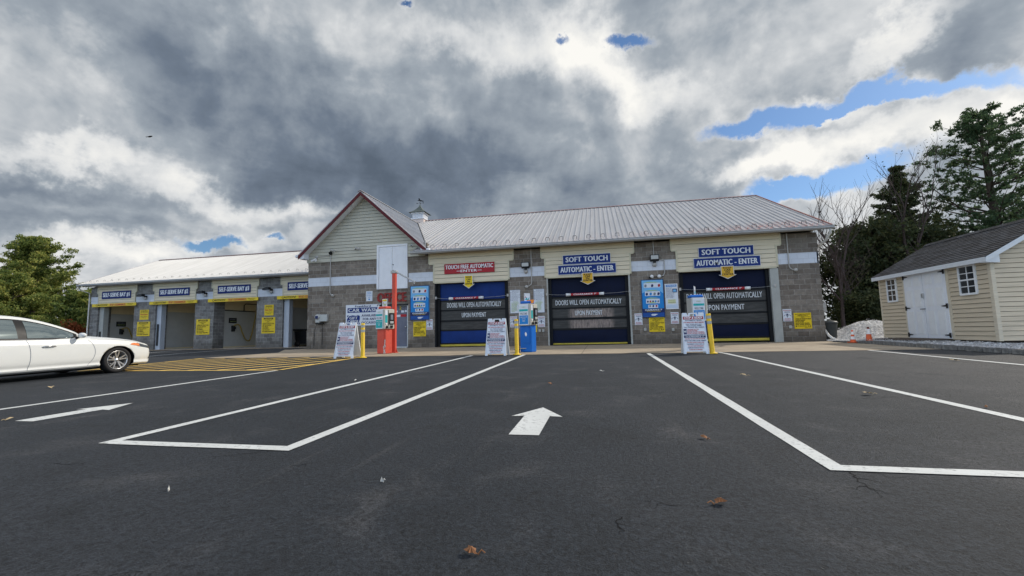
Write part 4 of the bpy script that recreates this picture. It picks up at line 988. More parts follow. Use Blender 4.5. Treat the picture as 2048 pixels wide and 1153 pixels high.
# clearance tubes hung on a wire across each door
def clear_tube(x0, x1, w0, w1, zc, label):
    cx = (x0+x1)/2; t = thing('clearance_tube', label, 'clearance bar', (cx, FY-0.10, zc), 0, 'white clearance tubes hung across the doors')
    L = (x1-x0)/2; r = 0.055
    m = MB(); m.lathe([(0, -L), (r+0.008, -L), (r+0.008, -L+0.14), (r, -L+0.14), (r, L-0.14), (r+0.008, L-0.14), (r+0.008, L), (0, L)], (0, 0, 0), 16, 'x'); m.build('tube', white_gloss, t)
    m = MB(); m.lathe([(r+0.002, -L*0.74), (r+0.002, L*0.74)], (0, 0, 0), 16, 'x'); m.build('red_label', sign_red, t)
    m = MB(); put_text(m, "CLEARANCE 7'", -L*0.6, -0.03, L*0.6, 0.035, -r-0.006, 0.05); m.build('lettering', ink_white, t)
    m = MB()
    for s_, xe in ((-1, w0-cx), (1, w1-cx)):
        m.tube([(s_*(L-0.02), 0, 0.0), ((s_*L+xe)/2, 0.03, 0.015), (xe, 0.08, 0.06)], 0.006, 5)
    m.build('hanging_wire', steel, t)
    m = MB()
    for xe in (w0-cx, w1-cx): m.cbox(xe-0.03, xe+0.05, 0.05, 0.12, 0.0, 0.12, 0.008)
    m.build('wire_bracket', conduit_m, t)
clear_tube(-6.77, -5.16, -7.45, -4.06, 2.20, 'white clearance tube with red label across the bright blue door')
clear_tube(-1.46, 0.15, -2.30, 1.20, 2.17, 'white clearance tube with red label across the middle door')
clear_tube(4.22, 5.86, 3.22, 6.78, 2.165, 'white clearance tube with red label across the right-hand door')
# menu boards
def menu_board(x0, z0, x1, z1, label):
    it = [('p', [(0.03, 0.02), (0.97, 0.02), (0.97, 0.62), (0.8, 0.70), (0.55, 0.64), (0.3, 0.71), (0.03, 0.64)], mid_blue),
          ('r', 0.03, 0.02, 0.97, 0.12, deep_blue), ('r', 0.03, 0.12, 0.97, 0.23, ink_navy),
          ('t', "CLEARANCE 7'", 0.12, 0.175, 0.88, 0.215, ink_white, 0.05), ('t', 'NO DUAL WHEEL PICKUPS', 0.2, 0.145, 0.8, 0.165, sign_yellow, 0.02),
          ('p', [(0.38, 0.07), (0.44, 0.04), (0.56, 0.04), (0.62, 0.065), (0.70, 0.085), (0.56, 0.09), (0.44, 0.09)], sign_white)]
    for zc, n, wd in ((0.84, 3, 0.38), (0.62, 4, 0.34), (0.42, 5, 0.31), (0.30, 3, 0.22)):
        it += [('p', [(0.5-wd, zc+0.075), (0.5-wd*0.5, zc+0.10), (0.5+wd*0.4, zc+0.095), (0.5+wd*0.8, zc+0.08), (0.5+wd*0.3, zc+0.075)], ink_green),
               ('r', 0.5-wd, zc-0.055, 0.5+wd*0.95, zc+0.065 if zc > 0.35 else zc+0.03, sign_white)]
        for k in range(n):
            u = 0.5-wd+0.08+k*(2*wd-0.16)/(n-1) if n > 1 else 0.5; s_ = 0.055 if zc > 0.5 else 0.04
            mt = [sign_red, ink_navy, mid_blue, ink_grey, ink_navy][(k+int(zc*10)) % 5]
            it.append(('p', [(u-s_, zc-s_*0.6), (u-s_*0.4, zc-s_*0.8), (u+s_*0.6, zc-s_*0.7), (u+s_, zc), (u+s_*0.7, zc+s_*0.55), (u-s_*0.3, zc+s_*0.6), (u-s_*0.9, zc+s_*0.3)], mt))
    wall_sign('menu_board', label, 'menu board', x0, z0, x1, z1, it, sky_blue, FY, 0.05, ink_navy, 0.004, 'blue wash menu boards')
menu_board(-8.70, 1.27, -7.76, 2.87, 'tall blue wash menu board between the office door and the bright blue door')
menu_board(1.68, 1.10, 2.58, 2.68, 'tall blue wash menu board between the two navy doors')
def rules_auto(x0, z0, x1, z1, label):
    wall_sign('rules_sign', label, 'sign', x0, z0, x1, z1, [
        ('t', 'AUTOMATIC WASH', 0.06, 0.885, 0.94, 0.945, ink_black, 0.04), ('t', 'ABSOLUTELY', 0.2, 0.80, 0.8, 0.86, ink_black, 0.04), ('r', 0.08, 0.735, 0.36, 0.75, ink_black), ('r', 0.64, 0.735, 0.92, 0.75, ink_black), ('t', 'NO', 0.40, 0.69, 0.60, 0.78, ink_black, 0.01),
        ('t', 'DEBRIS IN PICKUP BEDS', 0.06, 0.59, 0.95, 0.655, ink_black, 0.05), ('t', 'LADDER RACKS', 0.06, 0.50, 0.62, 0.56, ink_black, 0.05), ('t', 'SNOW PLOWS', 0.06, 0.41, 0.55, 0.47, ink_black, 0.05),
        ('t', 'SNOW PLOW FRAMES', 0.06, 0.32, 0.86, 0.38, ink_black, 0.05), ('t', 'DUAL WHEEL PICKUPS', 0.06, 0.23, 0.9, 0.29, ink_black, 0.05),
        ('p', [(0.06, 0.13), (0.11, 0.12), (0.15, 0.16), (0.11, 0.20), (0.06, 0.19)], ink_black), ('t', '& TOW HITCHES', 0.2, 0.135, 0.68, 0.19, ink_black, 0.02), ('r', 0.75, 0.13, 0.81, 0.19, ink_black), ('p', [(0.84, 0.13), (0.95, 0.13), (0.93, 0.18), (0.89, 0.195), (0.86, 0.17)], ink_black),
        ('t', 'THANK YOU', 0.55, 0.05, 0.9, 0.085, ink_black, 0.03)], sign_yellow, FY, 0.015, None, 0.004, 'yellow automatic wash rules signs')
rules_auto(-8.56, 0.52, -7.94, 1.20, 'yellow rules sign under the menu board beside the office door')
rules_auto(-3.52, 0.60, -2.78, 1.24, 'yellow rules sign partly hidden behind the blue pay station')
rules_auto(1.93, 0.50, 2.55, 1.09, 'yellow rules sign under the menu board between the navy doors')
rules_auto(7.37, 0.50, 7.98, 1.12, 'yellow rules sign on the pier at the right end of the building')
first = None
PG = 'white position vehicle signs'
for (x0, z0), lab in (((-7.92, 0.81), 'white position vehicle sign left of the bright blue door'), ((-3.97, 0.83), 'white position vehicle sign half hidden by the bollard, right of the bright blue door'),
                      ((-2.73, 0.81), 'white position vehicle sign right of the blue pay station'), ((1.36, 0.80), 'white position vehicle sign just right of the middle door'),
                      ((2.80, 0.81), 'white position vehicle sign left of the right-hand door'), ((6.99, 0.80), 'white position vehicle sign right of the right-hand door')):
    if first is None:
        first = wall_sign('position_sign', lab, 'sign', x0, z0, x0+0.31, z0+0.48, [('t', 'POSITION', 0.08, 0.84, 0.92, 0.92, ink_red, 0.03), ('t', 'VEHICLE', 0.16, 0.71, 0.84, 0.79, ink_navy, 0.03),
            ('p', [(0.50, 0.30), (0.66, 0.52), (0.34, 0.52)], ink_grey), ('p', [(0.36, 0.53), (0.42, 0.62), (0.58, 0.62), (0.64, 0.53)], ink_navy),
            ('p', [(0.08, 0.40), (0.30, 0.53), (0.28, 0.56), (0.06, 0.43)], ink_navy), ('p', [(0.94, 0.43), (0.72, 0.56), (0.70, 0.53), (0.92, 0.40)], ink_navy),
            ('t', 'BETWEEN', 0.16, 0.17, 0.84, 0.24, ink_red, 0.03), ('t', 'GUIDERAILS', 0.08, 0.06, 0.92, 0.13, ink_red, 0.03)], sign_white, FY, 0.012, None, 0.004, PG)
    else:
        c = copy_tree(first); c.location = (x0+0.155, FY-0.004, z0); c['label'] = lab
lt = ['INSERT MONEY OR CARD', 'SELECT A WASH', 'WAIT FOR THE DOOR TO OPEN', 'DRIVE FORWARD SLOWLY', 'STOP WHEN LIGHT TURNS RED', 'PUT VEHICLE IN PARK', 'REMAIN IN VEHICLE']
gt = ['DO NOT OPEN WINDOWS', 'RETRACT ANTENNAS', 'TURN OFF WIPERS', 'NO LOOSE ITEMS', 'FOLD MIRRORS IN', 'EXIT WHEN GREEN', 'PULL OUT SLOWLY', 'THANK YOU']
it = [('t', 'INSTRUCTIONS', 0.25, 0.93, 0.85, 0.955, ink_navy, 0.03)]
for k, s_ in enumerate(lt): it += [('t', s_, 0.18, 0.875-k*0.055, 0.18+0.033*len(s_), 0.898-k*0.055, ink_grey, 0.02), ('r', 0.07, 0.872-k*0.055, 0.11, 0.90-k*0.055, ink_navy)]
it += [('t', 'ATTENTION', 0.3, 0.475, 0.75, 0.50, ink_green, 0.04)]
for k, s_ in enumerate(gt): it.append(('t', s_, 0.15, 0.42-k*0.05, 0.15+0.036*len(s_), 0.45-k*0.05, ink_green, 0.04))
i1 = wall_sign('instruction_board', 'pale instruction board just right of the bright blue door', 'sign', -3.96, 1.44, -3.48, 2.49, it, sign_white, FY, 0.02, ink_grey, 0.004, 'pale instruction boards by the blue pay station')
i2 = copy_tree(i1); i2.location.x = -2.65; i2['label'] = 'pale instruction board right of the blue pay station, left of the middle door'
it = [('r', 0.08, 0.88, 0.92, 0.96, mid_blue), ('t', 'INSTRUCTIONS', 0.15, 0.90, 0.85, 0.94, ink_white, 0.03), ('r', 0.58, 0.66, 0.94, 0.80, ink_navy), ('p', [(0.62, 0.68), (0.90, 0.68), (0.86, 0.77), (0.66, 0.77)], sky_blue),
      ('r', 0.18, 0.22, 0.80, 0.38, simple('pale_yellow_print', (0.6, 0.62, 0.35), 0.5)), ('t', 'ATTENTION', 0.25, 0.34, 0.75, 0.365, ink_grey, 0.03), ('t', 'DO NOT EXIT VEHICLE', 0.2, 0.25, 0.78, 0.28, ink_grey, 0.03)]
for k in range(9): s_ = (lt+gt)[k]; it.append(('t', s_, 0.08, 0.82-k*0.047, min(0.55 if k < 4 else 0.92, 0.08+0.033*len(s_)), 0.845-k*0.047, ink_grey, 0.02))
for k in range(3): it.append(('r', 0.06, 0.06+k*0.045, 0.94, 0.07+k*0.045, sky_blue))
wall_sign('instruction_board', 'white instruction board with a blue heading right of the tall menu board', 'sign', 2.63, 1.42, 3.13, 2.47, it, sign_white, FY, 0.02, ink_white, 0.004)
wall_sign('notice_sign', 'small white notice on the office wall above the gift card banner', 'sign', -10.98, 2.24, -10.65, 2.72, [('t', 'NO PUBLIC', 0.2, 0.82, 0.8, 0.89, mid_blue, 0.03), ('t', 'RESTROOM', 0.2, 0.70, 0.8, 0.77, mid_blue, 0.03),
    ('t', 'FOR SERVICE', 0.12, 0.50, 0.88, 0.57, mid_blue, 0.03), ('t', 'CALL', 0.3, 0.34, 0.7, 0.41, mid_blue, 0.03), ('p', [(0.4, 0.12), (0.6, 0.12), (0.62, 0.22), (0.5, 0.26), (0.38, 0.22)], mid_blue)], sign_white, FY, 0.012, None)
# gift card banner
bt = wall_sign('banner', 'white and navy car wash gift card banner on the office wall', 'banner', -12.04, 1.09, -10.22, 2.09, [
    ('t', 'Frankford', 0.27, 0.87, 0.72, 0.97, ink_navy, 0.04), ('r', 0.05, 0.62, 0.95, 0.85, sign_blue2), ('t', 'CAR WASH', 0.075, 0.655, 0.93, 0.815, letter_white2, 0.07),
    ('p', [(0.04, 0.06), (0.33, 0.06), (0.385, 0.16), (0.41, 0.30), (0.41, 0.46), (0.36, 0.50), (0.30, 0.47), (0.20, 0.50), (0.10, 0.46), (0.04, 0.33)], sign_blue2),
    ('p', [(0.04, 0.40), (0.04, 0.50), (0.10, 0.50)], sign_blue2), ('p', [(0.36, 0.06), (0.41, 0.06), (0.41, 0.16)], sign_blue2),
    ('t', 'GIFT', 0.11, 0.30, 0.35, 0.43, letter_white2, 0.05, 0.1), ('t', 'CARDS', 0.06, 0.13, 0.37, 0.27, letter_white2, 0.05, 0.1),
    ('t', 'AVAILABLE', 0.46, 0.42, 0.95, 0.53, ink_navy, 0.04), ('t', 'FOR ANY', 0.50, 0.25, 0.88, 0.36, ink_navy, 0.04), ('t', 'OCCASION!', 0.46, 0.08, 0.95, 0.19, ink_navy, 0.04)], sign_white, FY, 0.006, None, 0.006)
# vacuum / air station on the office wall
t = thing('air_station', 'grey wall-mounted vacuum and air unit with two black coiled hoses on the office wall', 'air station', (-13.35, FY-0.004, 1.25))
m = MB(); m.cbox(-0.02, 0.40, -0.16, 0, 0.08, 0.42, 0.02); m.build('box', kiosk_grey, t)
m = MB(); m.lathe([(0.0, -0.22), (0.12, -0.20), (0.15, -0.12), (0.15, 0.0)], (-0.12, 0, 0.30), 20, 'y'); m.cbox(-0.24, 0.0, -0.17, 0, 0.02, 0.28, 0.03); m.build('housing', kiosk_grey, t)
m = MB(); m.cbox(-0.19, -0.05, -0.235, -0.2, 0.22, 0.36, 0.01); m.build('dial', ink_navy, t)
m = MB(); m.cbox(-0.22, 0.18, -0.18, -0.02, -0.04, 0.02, 0.02); m.build('nozzle_rest', black, t)
for x0, ph in ((-0.22, 0), (0.12, 2)):
    m = MB(); pts = []
    for k in range(150):
        a = k*0.9+ph; z = -0.04-k*0.0078; sw = 0.03 if 25 < k < 130 else 0.006
        pts.append((x0+sw*math.cos(a)-(0.10*min(1, max(0, (k-5)/40)) if x0 < 0 else 0.0), -0.09+sw*math.sin(a), z))
    m.tube(pts, 0.008, 5); m.build('coiled_hose', black, t)
# orange post beside kiosk is built with the pay station area below
# wall floodlights
def flood(x, y, z, label, grp, ang=0.0, side=False):
    t = thing('floodlight', label, 'floodlight', (x, y, z), ang, grp)
    m = MB()
    if side:
        m.prism([(-0.22, 0.10), (-0.42, 0.02), (-0.40, -0.06), (-0.02, -0.02), (0.03, 0.06), (0.0, 0.11)][::-1], 0.22, 'y', -0.36); m.cbox(-0.06, 0.06, -0.16, 0.0, -0.10, 0.02, 0.02)
        m.build('housing', black_metal, t)
        m = MB(); m.lathe([(0, -0.16), (0.07, -0.15), (0.09, -0.10), (0.05, -0.06), (0.05, 0.0)], (0.0, 0, -0.16), 14, 'y'); m.build('motion_sensor', conduit_m, t)
        return t
    m.prism([(-0.20, 0.0), (-0.20, -0.20), (-0.05, -0.26), (-0.02, -0.02)], 0.36, 'x', -0.18); m.cbox(-0.06, 0.06, -0.12, 0.0, -0.32, -0.18, 0.01); m.build('housing', black_metal, t)
    m = MB(); m.box(-0.15, 0.15, -0.21, -0.199, -0.19, -0.03); m.build('lens', kiosk_grey, t)
    m = MB(); m.lathe([(0, -0.12), (0.05, -0.11), (0.09, -0.06), (0.09, 0.0)], (0.0, 0, -0.40), 14, 'y'); m.build('motion_sensor', conduit_m, t)
    return t
FG = 'black wall floodlights'
flood(-3.20, FY-0.01, 3.68, 'black floodlight on the pier between the bright blue and the middle door', FG)
flood(2.27, FY-0.01, 3.70, 'black floodlight on the pier between the two navy doors', FG)
flood(-28.65, LY-0.01, 3.45, 'black floodlight on the pier between self-serve bays 1 and 2', FG, 0, True)
flood(-24.05, LY-0.01, 3.47, 'black floodlight on the pier between self-serve bays 2 and 3', FG, 0, True)
flood(-19.35, LY-0.01, 3.50, 'black floodlight on the pier right of self-serve bay 3', FG, 0, True)
t = thing('twin_spot_camera', 'two small white domes on a bar above the menu board between the navy doors', 'camera', (2.30, FY-0.01, 2.80))
for x in (-0.17, 0.13):
    m = MB(); m.lathe([(0, -0.14), (0.05, -0.13), (0.075, -0.08), (0.07, -0.02), (0.04, 0)], (x, 0, 0), 16, 'y'); m.build('camera_dome', white_gloss, t)
m = MB(); m.tube([(-0.30, -0.05, -0.04), (0.30, -0.05, -0.01)], 0.014, 6); m.cbox(-0.30, -0.20, -0.12, -0.02, -0.07, -0.01, 0.01); m.build('mounting_bar', black_metal, t)
# security cameras on the office gable
def cam_(x, z, label, ball):
    t = thing('security_camera', label, 'camera', (x, FY-0.05, z), 0, 'bullet cameras on the office gable')
    m = MB(); m.tube([(-0.16, 0, 0.0), (0.0, -0.12, 0.01)], 0.016, 6); m.cbox(-0.05, 0.05, -0.17, -0.07, -0.02, 0.06, 0.015); m.build('bracket', black_metal, t)
    m = MB(); m.tube([(-0.03, -0.14, 0.04), (0.28, -0.36, -0.06)], 0.045, 12); m.tube([(0.28, -0.36, -0.06), (0.31, -0.38, -0.07)], 0.052, 12); m.build('camera_body', conduit_m, t)
    if ball: m = MB(); m.lathe([(0, -0.13), (0.06, -0.11), (0.08, -0.06), (0.08, 0.0)], (-0.12, 0, -0.10), 14, 'y'); m.build('sensor_ball', black, t)
cam_(-12.75, 4.76, 'left bullet camera with a black ball under it, above the conduit on the gable', True)
cam_(-11.42, 4.78, 'right bullet camera on the gable, nearer the loft hatch', False)
t = thing('twin_wall_light', 'small white twin security light fed by a pipe at the left edge of the gable', 'light', (-13.65, FY-0.05, 4.46))
m = MB(); m.lathe([(0, -0.05), (0.07, -0.045), (0.08, 0.0)], (0, 0, 0.06), 14, 'y'); m.tube([(0, -0.03, 0.06), (0.80, -0.03, 0.08)], 0.014, 6); m.build('junction_box', conduit_m, t)
for x, s_ in ((-0.12, -1), (0.05, 1)):
    m = MB(); m.tube([(0, -0.06, -0.02), (x, -0.12, -0.12), (x+s_*0.03, -0.20, -0.15)], [0.015, 0.045, 0.055], 12); m.build('lamp_head', white_gloss, t)
t = thing('dome_camera', 'tiny dark dome camera right of the loft hatch', 'camera', (-8.62, FY-0.05, 4.78))
m = MB(); m.lathe([(0, -0.10), (0.04, -0.09), (0.055, -0.04), (0.06, 0.0)], (0, 0, 0), 12, 'y'); m.build('housing', white_gloss, t)
m = MB(); m.lathe([(0, -0.105), (0.03, -0.098), (0.035, -0.07)], (0, 0, -0.01), 12, 'y'); m.build('lens', black, t)
# trash can at the right end
t = thing('trash_can', 'dark grey ribbed trash can with lid at the right end of the building', 'trash can', (8.86, 19.55, 0.03), 0.2)
m = MB(); prof = []
for k in range(13): q = k/12; prof.append(((0.20+0.055*q)+0.008*(k % 2), 0.66*q))
m.lathe([(0, 0)]+prof, (0, 0, 0), 22); m.build('can_body', simple('dark_grey_can', (0.05, 0.055, 0.055), 0.5), t)
m = MB(); m.lathe([(0.285, 0.66), (0.29, 0.69), (0.24, 0.74), (0.08, 0.77), (0, 0.775)], (0, 0, 0), 22); m.tube([(-0.08, 0, 0.77), (-0.05, 0, 0.81), (0.05, 0, 0.81), (0.08, 0, 0.77)], 0.012, 6); m.build('can_lid', simple('dark_grey_lid', (0.06, 0.065, 0.065), 0.5), t)

# ================================================================== PAY STATIONS
def pay_station(x, y, rz, ped, label, red=False, card=False):
    t = thing('pay_station', label, 'pay station', (x, y, gz(y)+0.006), rz, 'drive-up pay stations')
    m = MB(); m.cbox(-0.22, 0.20, -0.15, 0.17, 0, 0.86, 0.02)
    m.prism([(-0.12, 0.30), (0.14, 0.30), (0.15, 0.76), (0.10, 0.80), (-0.06, 0.80), (-0.12, 0.74)][::-1], 0.02, 'y', -0.168); m.build('pedestal', ped, t)
    if red:
        m = MB()
        for k in range(26):
            cx, cz = 0.20, random.uniform(0.03, 0.5); r = random.uniform(0.008, 0.03)
            cx -= abs(random.gauss(0, 0.035)); m.prism([(cx+r*math.cos(a)*random.uniform(0.6, 1.2), cz+r*1.5*math.sin(a)*random.uniform(0.6, 1.2)) for a in [k2*math.pi/4 for k2 in range(8)]][::-1], 0.0012, 'y', -0.1515-0.0001*k)
        m.build('bare_patch', simple('bare_metal_patch', (0.5, 0.47, 0.45), 0.5), t)
    else:
        m = MB(); m.prism([(0.02, 0.50), (0.05, 0.54), (0.04, 0.60), (0.0, 0.64), (-0.03, 0.58), (-0.01, 0.52)][::-1], 0.003, 'y', -0.172); m.build('drop_sticker', ink_white, t)
    z0, z1, w, d = 0.84, 1.54, 0.42, 0.47
    m = MB(); m.cbox(-w/2, w/2-0.03, -d/2, d/2, z0, z1, 0.025); m.build('cabinet', kiosk_grey, t)
    m = MB(); m.cbox(w/2-0.028, w/2+0.03, -d/2+0.01, d/2-0.01, z0+0.01, z1-0.01, 0.012); m.build('payment_panel', kiosk_beige, t)
    m = MB(); m.cbox(-0.20, 0.18, -0.14, 0.16, z1, z1+0.09, 0.03); m.build('cap', ped, t)
    F = Matrix.Translation((-0.01, -d/2, z0))
    sign_face(t, 0.34, 0.66, [('p', [(0.04, 0.52), (0.96, 0.52), (0.96, 0.94), (0.04, 0.94)], sign_white), ('r', 0.04, 0.04, 0.96, 0.46, mid_blue if not red else ink_teal), ('r', 0.04, 0.66, 0.96, 0.76, ink_teal), ('t', 'AUTOMATIC', 0.3, 0.84, 0.7, 0.88, ink_green, 0.02),
        ('t', 'WELCOME', 0.12, 0.49, 0.88, 0.60, ink_grey, 0.01), ('t', 'PLEASE SELECT A WASH', 0.12, 0.36, 0.88, 0.40, ink_white, 0.02), ('t', 'AND PAY', 0.3, 0.27, 0.7, 0.31, ink_white, 0.02), ('t', 'HERE', 0.35, 0.17, 0.65, 0.22, ink_white, 0.02)], F @ Matrix.Translation((0, 0, 0.02)), sign_white2, 0.006)
    # payment side faces +X
    G = Matrix.Translation((w/2+0.03, 0, z0)) @ Matrix.Rotation(rad(90), 4, 'Z')
    def gb(a, b, c, e, pr, nm, mt):
        q = MB(); q.cbox(a, b, -pr, 0.0, c, e, min(0.008, pr*0.3)); q.build(nm, mt, t, G)
    gb(-0.20, -0.10, 0.22, 0.60, 0.006, 'wash_menu_strip', ink_teal); gb(-0.205, -0.095, 0.48, 0.64, 0.008, 'wash_menu_header', sign_white)
    gb(-0.03, 0.19, 0.16, 0.56, 0.035, 'card_terminal', black); gb(0.01, 0.13, 0.32, 0.50, 0.042, 'screen', ink_grey)
    gb(-0.01, 0.15, 0.19, 0.27, 0.045, 'keypad', kiosk_grey); gb(-0.17, -0.09, 0.03, 0.11, 0.05, 'coin_return', black); gb(0.02, 0.12, 0.04, 0.12, 0.05, 'receipt_slot', black)
    gb(-0.08, -0.05, 0.02, 0.66, 0.004, 'panel_seam', ink_black); gb(-0.18, -0.12, 0.15, 0.20, 0.02, 'button', ink_white)
    # info card on a stalk
    K = Matrix.Translation((-0.02, 0.02, z1+0.08)) @ Matrix.Rotation(rad(0 if red else 62), 4, 'Z')
    sign_face(t, 0.24, 0.28, [('r', 0.06, 0.70, 0.94, 0.94, sign_yellow if red else sign_white), ('p', [(0.15, 0.2), (0.4, 0.5), (0.6, 0.25), (0.85, 0.6), (0.8, 0.15)], ink_green if red else ink_teal), ('p', [(0.12, 0.45), (0.25, 0.6), (0.35, 0.45)], ink_red)], K, sign_white2, 0.012, ink_black if not red else None)
    if card:
        q = MB(); q.cbox(-0.10, 0.16, -0.002, 0.002, 0, 0.12, 0.0006); q.build('orange_notice', orange_card, t, Matrix.Translation((0.12, -0.10, z1+0.01)) @ Matrix.Rotation(rad(-20), 4, 'X'))
    return t
pay_station(-7.42, 14.05, rad(-20), kiosk_red, 'pay station on a faded red-orange pedestal with peeled paint, by the orange post', True)
pay_station(-2.33, 13.90, rad(-20), kiosk_blue, 'pay station on a blue pedestal with an orange notice on top, before the middle door', False, True)
pay_station(2.80, 13.90, rad(8), kiosk_blue, 'pay station on a blue pedestal behind the right-hand A-frame sign')
t = thing('guide_arm_post', 'tall faded orange post carrying a grey horizontal arm, behind the red pay station', 'post', (-7.26, 14.45, gz(14.45)+0.006))
m = MB(); m.cbox(-0.065, 0.065, -0.065, 0.065, 0, 2.84, 0.01); m.cbox(-0.11, 0.11, -0.11, 0.11, 0, 0.02, 0.004); m.prism([(0.065, 0.02), (0.13, 0.02), (0.065, 0.2)], 0.01, 'y', -0.005); m.build('post', kiosk_red, t)
m = MB(); m.cbox(-0.12, 0.09, -0.08, 0.08, 2.84, 2.94, 0.01); m.build('arm_bracket', conduit_m, t)
m = MB(); m.tube([(0.05, 0, 2.89), (0.30, -0.3, 2.80), (1.05, -0.55, 2.42)], 0.028, 8); m.tube([(1.0, -0.53, 2.45), (1.0, -0.53, 2.36)], 0.02, 6); m.build('arm', steel, t)

# ================================================================== A-FRAMES AND BOLLARDS
SR = ('t', 'STOP & READ!', 0.14, 0.845, 0.86, 0.895, ink_white, 0.05, 0.2)
rules = ['FAILURE TO FOLLOW THE ABOVE', 'RULES CAN & WILL CAUSE DAMAGE', 'TO YOUR VEHICLE AND OUR', 'EQUIPMENT, RESULTING IN', 'YOU OR YOUR INSURANCE', 'COMPANY PAYING FOR ALL', 'DAMAGES & REPAIRS.']
items = [('r', 0.10, 0.835, 0.90, 0.905, sign_red), SR, ('t', 'AUTOMATIC WASH', 0.17, 0.795, 0.83, 0.82, ink_navy, 0.04), ('t', 'YOU ABSOLUTELY MUST REMOVE', 0.10, 0.745, 0.90, 0.77, ink_red, 0.05),
         ('t', '*ALL TOW HITCHES', 0.18, 0.70, 0.80, 0.723, ink_navy, 0.04), ('t', '*ALL LOOSE ITEMS', 0.20, 0.665, 0.80, 0.688, ink_navy, 0.04), ('t', '*ALL PICKUP BED DEBRIS', 0.10, 0.625, 0.90, 0.650, ink_navy, 0.04),
         ('r', 0.08, 0.475, 0.20, 0.60, ink_navy), ('t', 'NO', 0.095, 0.51, 0.185, 0.56, ink_white, 0.03), ('t', 'LADDER RACKS', 0.22, 0.575, 0.68, 0.598, ink_red, 0.045), ('t', 'SNOW PLOWS', 0.22, 0.542, 0.62, 0.565, ink_red, 0.045),
         ('t', 'SNOW PLOW FRAMES', 0.22, 0.509, 0.88, 0.532, ink_red, 0.045), ('t', 'DUAL WHEEL PICKUPS', 0.22, 0.476, 0.90, 0.499, ink_red, 0.045), ('t', 'ANTENNAS & RACKS MUST BE REMOVED', 0.08, 0.44, 0.92, 0.462, ink_navy, 0.04),
         ('r', 0.08, 0.385, 0.92, 0.432, ink_navy), ('t', "CLEARANCE 7'", 0.14, 0.393, 0.86, 0.424, ink_white, 0.05)]
for k, s_ in enumerate(rules): wd = 0.0145*len(s_); items.append(('t', s_, 0.5-wd, 0.345-k*0.043, 0.5+wd, 0.368-k*0.043, ink_red if k % 2 == 0 else ink_navy, 0.05))
def aframe(x, y, rz, label):
    t = thing('a_frame_sign', label, 'A-frame sign', (x, y, gz(y)+0.012), rz, 'white A-frame warning signs'); w, h = 0.62, 1.09; lean = rad(13)
    for sgn in (1, -1):
        M = Matrix.Translation((0, sgn*-0.26, 0)) @ (Matrix.Rotation(0 if sgn > 0 else math.pi, 4, 'Z')) @ Matrix.Rotation(-lean, 4, 'X')
        outline = [(-w/2, 0), (-w/2+0.07, 0), (-w/2+0.08, 0.06), (w/2-0.08, 0.06), (w/2-0.07, 0), (w/2, 0), (w/2-0.05, h), (w/2-0.16, h), (w/2-0.19, h-0.11), (0.13, h-0.11), (0.10, h-0.005), (-0.10, h-0.005), (-0.13, h-0.11), (-w/2+0.19, h-0.11), (-w/2+0.16, h), (-w/2+0.05, h)]
        m = MB()
        # build as solid pieces so the concave outline stays valid
        for pc in ([(-w/2, 0), (-w/2+0.07, 0), (-w/2+0.08, 0.06), (-w/2+0.003, 0.06)], [(w/2-0.08, 0.06), (w/2-0.07, 0), (w/2, 0), (w/2-0.003, 0.06)],
                   [(-w/2+0.003, 0.06), (w/2-0.003, 0.06), (w/2-0.045, h-0.11), (-w/2+0.045, h-0.11)], [(-w/2+0.045, h-0.11), (-w/2+0.19, h-0.11), (-w/2+0.16, h), (-w/2+0.06, h)],
                   [(w/2-0.19, h-0.11), (w/2-0.045, h-0.11), (w/2-0.06, h), (w/2-0.16, h)], [(-0.13, h-0.11), (-0.085, h-0.11), (-0.065, h-0.03), (-0.10, h-0.005)], [(0.085, h-0.11), (0.13, h-0.11), (0.10, h-0.005), (0.065, h-0.03)], [(-0.10, h-0.005), (-0.065, h-0.03), (0.065, h-0.03), (0.10, h-0.005)]):
            m.prism(pc[::-1], 0.022, 'y', 0.0)
        # raised rim
        m.tube([(-w/2+0.012, -0.004, 0.02), (-w/2+0.055, -0.004, h-0.01)], 0.012, 6); m.tube([(w/2-0.012, -0.004, 0.02), (w/2-0.055, -0.004, h-0.01)], 0.012, 6)
        m.build('board', sign_white2 if sgn > 0 else white_gloss, t, M)
        if sgn > 0: sign_face(t, w, h, items, M, None, 0.002)
    return t
aframe(-7.53, 11.98, rad(3), 'white stop and read A-frame by the yellow hatching, left of the red pay station')
aframe(-2.99, 12.40, rad(0), 'white stop and read A-frame beside the blue pay station with the orange notice')
aframe(2.36, 12.25, rad(-3), 'white stop and read A-frame standing in front of the right-hand navy door')
def bollard(x, y, label, tilt=(0, 0)):
    t = thing('bollard', label, 'bollard', (x, y, gz(y)+0.01), random.uniform(0, 1), 'yellow delineator bollards'); t.rotation_euler = (tilt[0], tilt[1], 0)
    m = MB(); m.lathe([(0, 0), (0.125, 0), (0.125, 0.015), (0.075, 0.03), (0.06, 0.05), (0.056, 1.02), (0.05, 1.03), (0, 1.03)], (0, 0, 0), 20); m.build('post', bollard_y, t)
    for z in (0.76, 0.90):
        m = MB(); m.lathe([(0.0575, z), (0.0575, z+0.075)], (0, 0, 0), 20); m.build('reflective_band', reflect_m, t)
    for k in range(4):
        m = MB(); a = k*math.pi/2+0.5; m.lathe([(0, 0.024), (0.010, 0.023), (0.011, 0.015)], (0.1*math.cos(a), 0.1*math.sin(a), 0.002), 6); m.build('bolt', steel, t)
bollard(-7.02, 11.95, 'yellow bollard behind the A-frame at the yellow hatching')
bollard(-2.44, 12.50, 'yellow bollard between the A-frame and the blue pay station')
bollard(2.76, 12.10, 'slightly leaning yellow bollard right of the A-frame before the right-hand door', (0, rad(-2.5)))
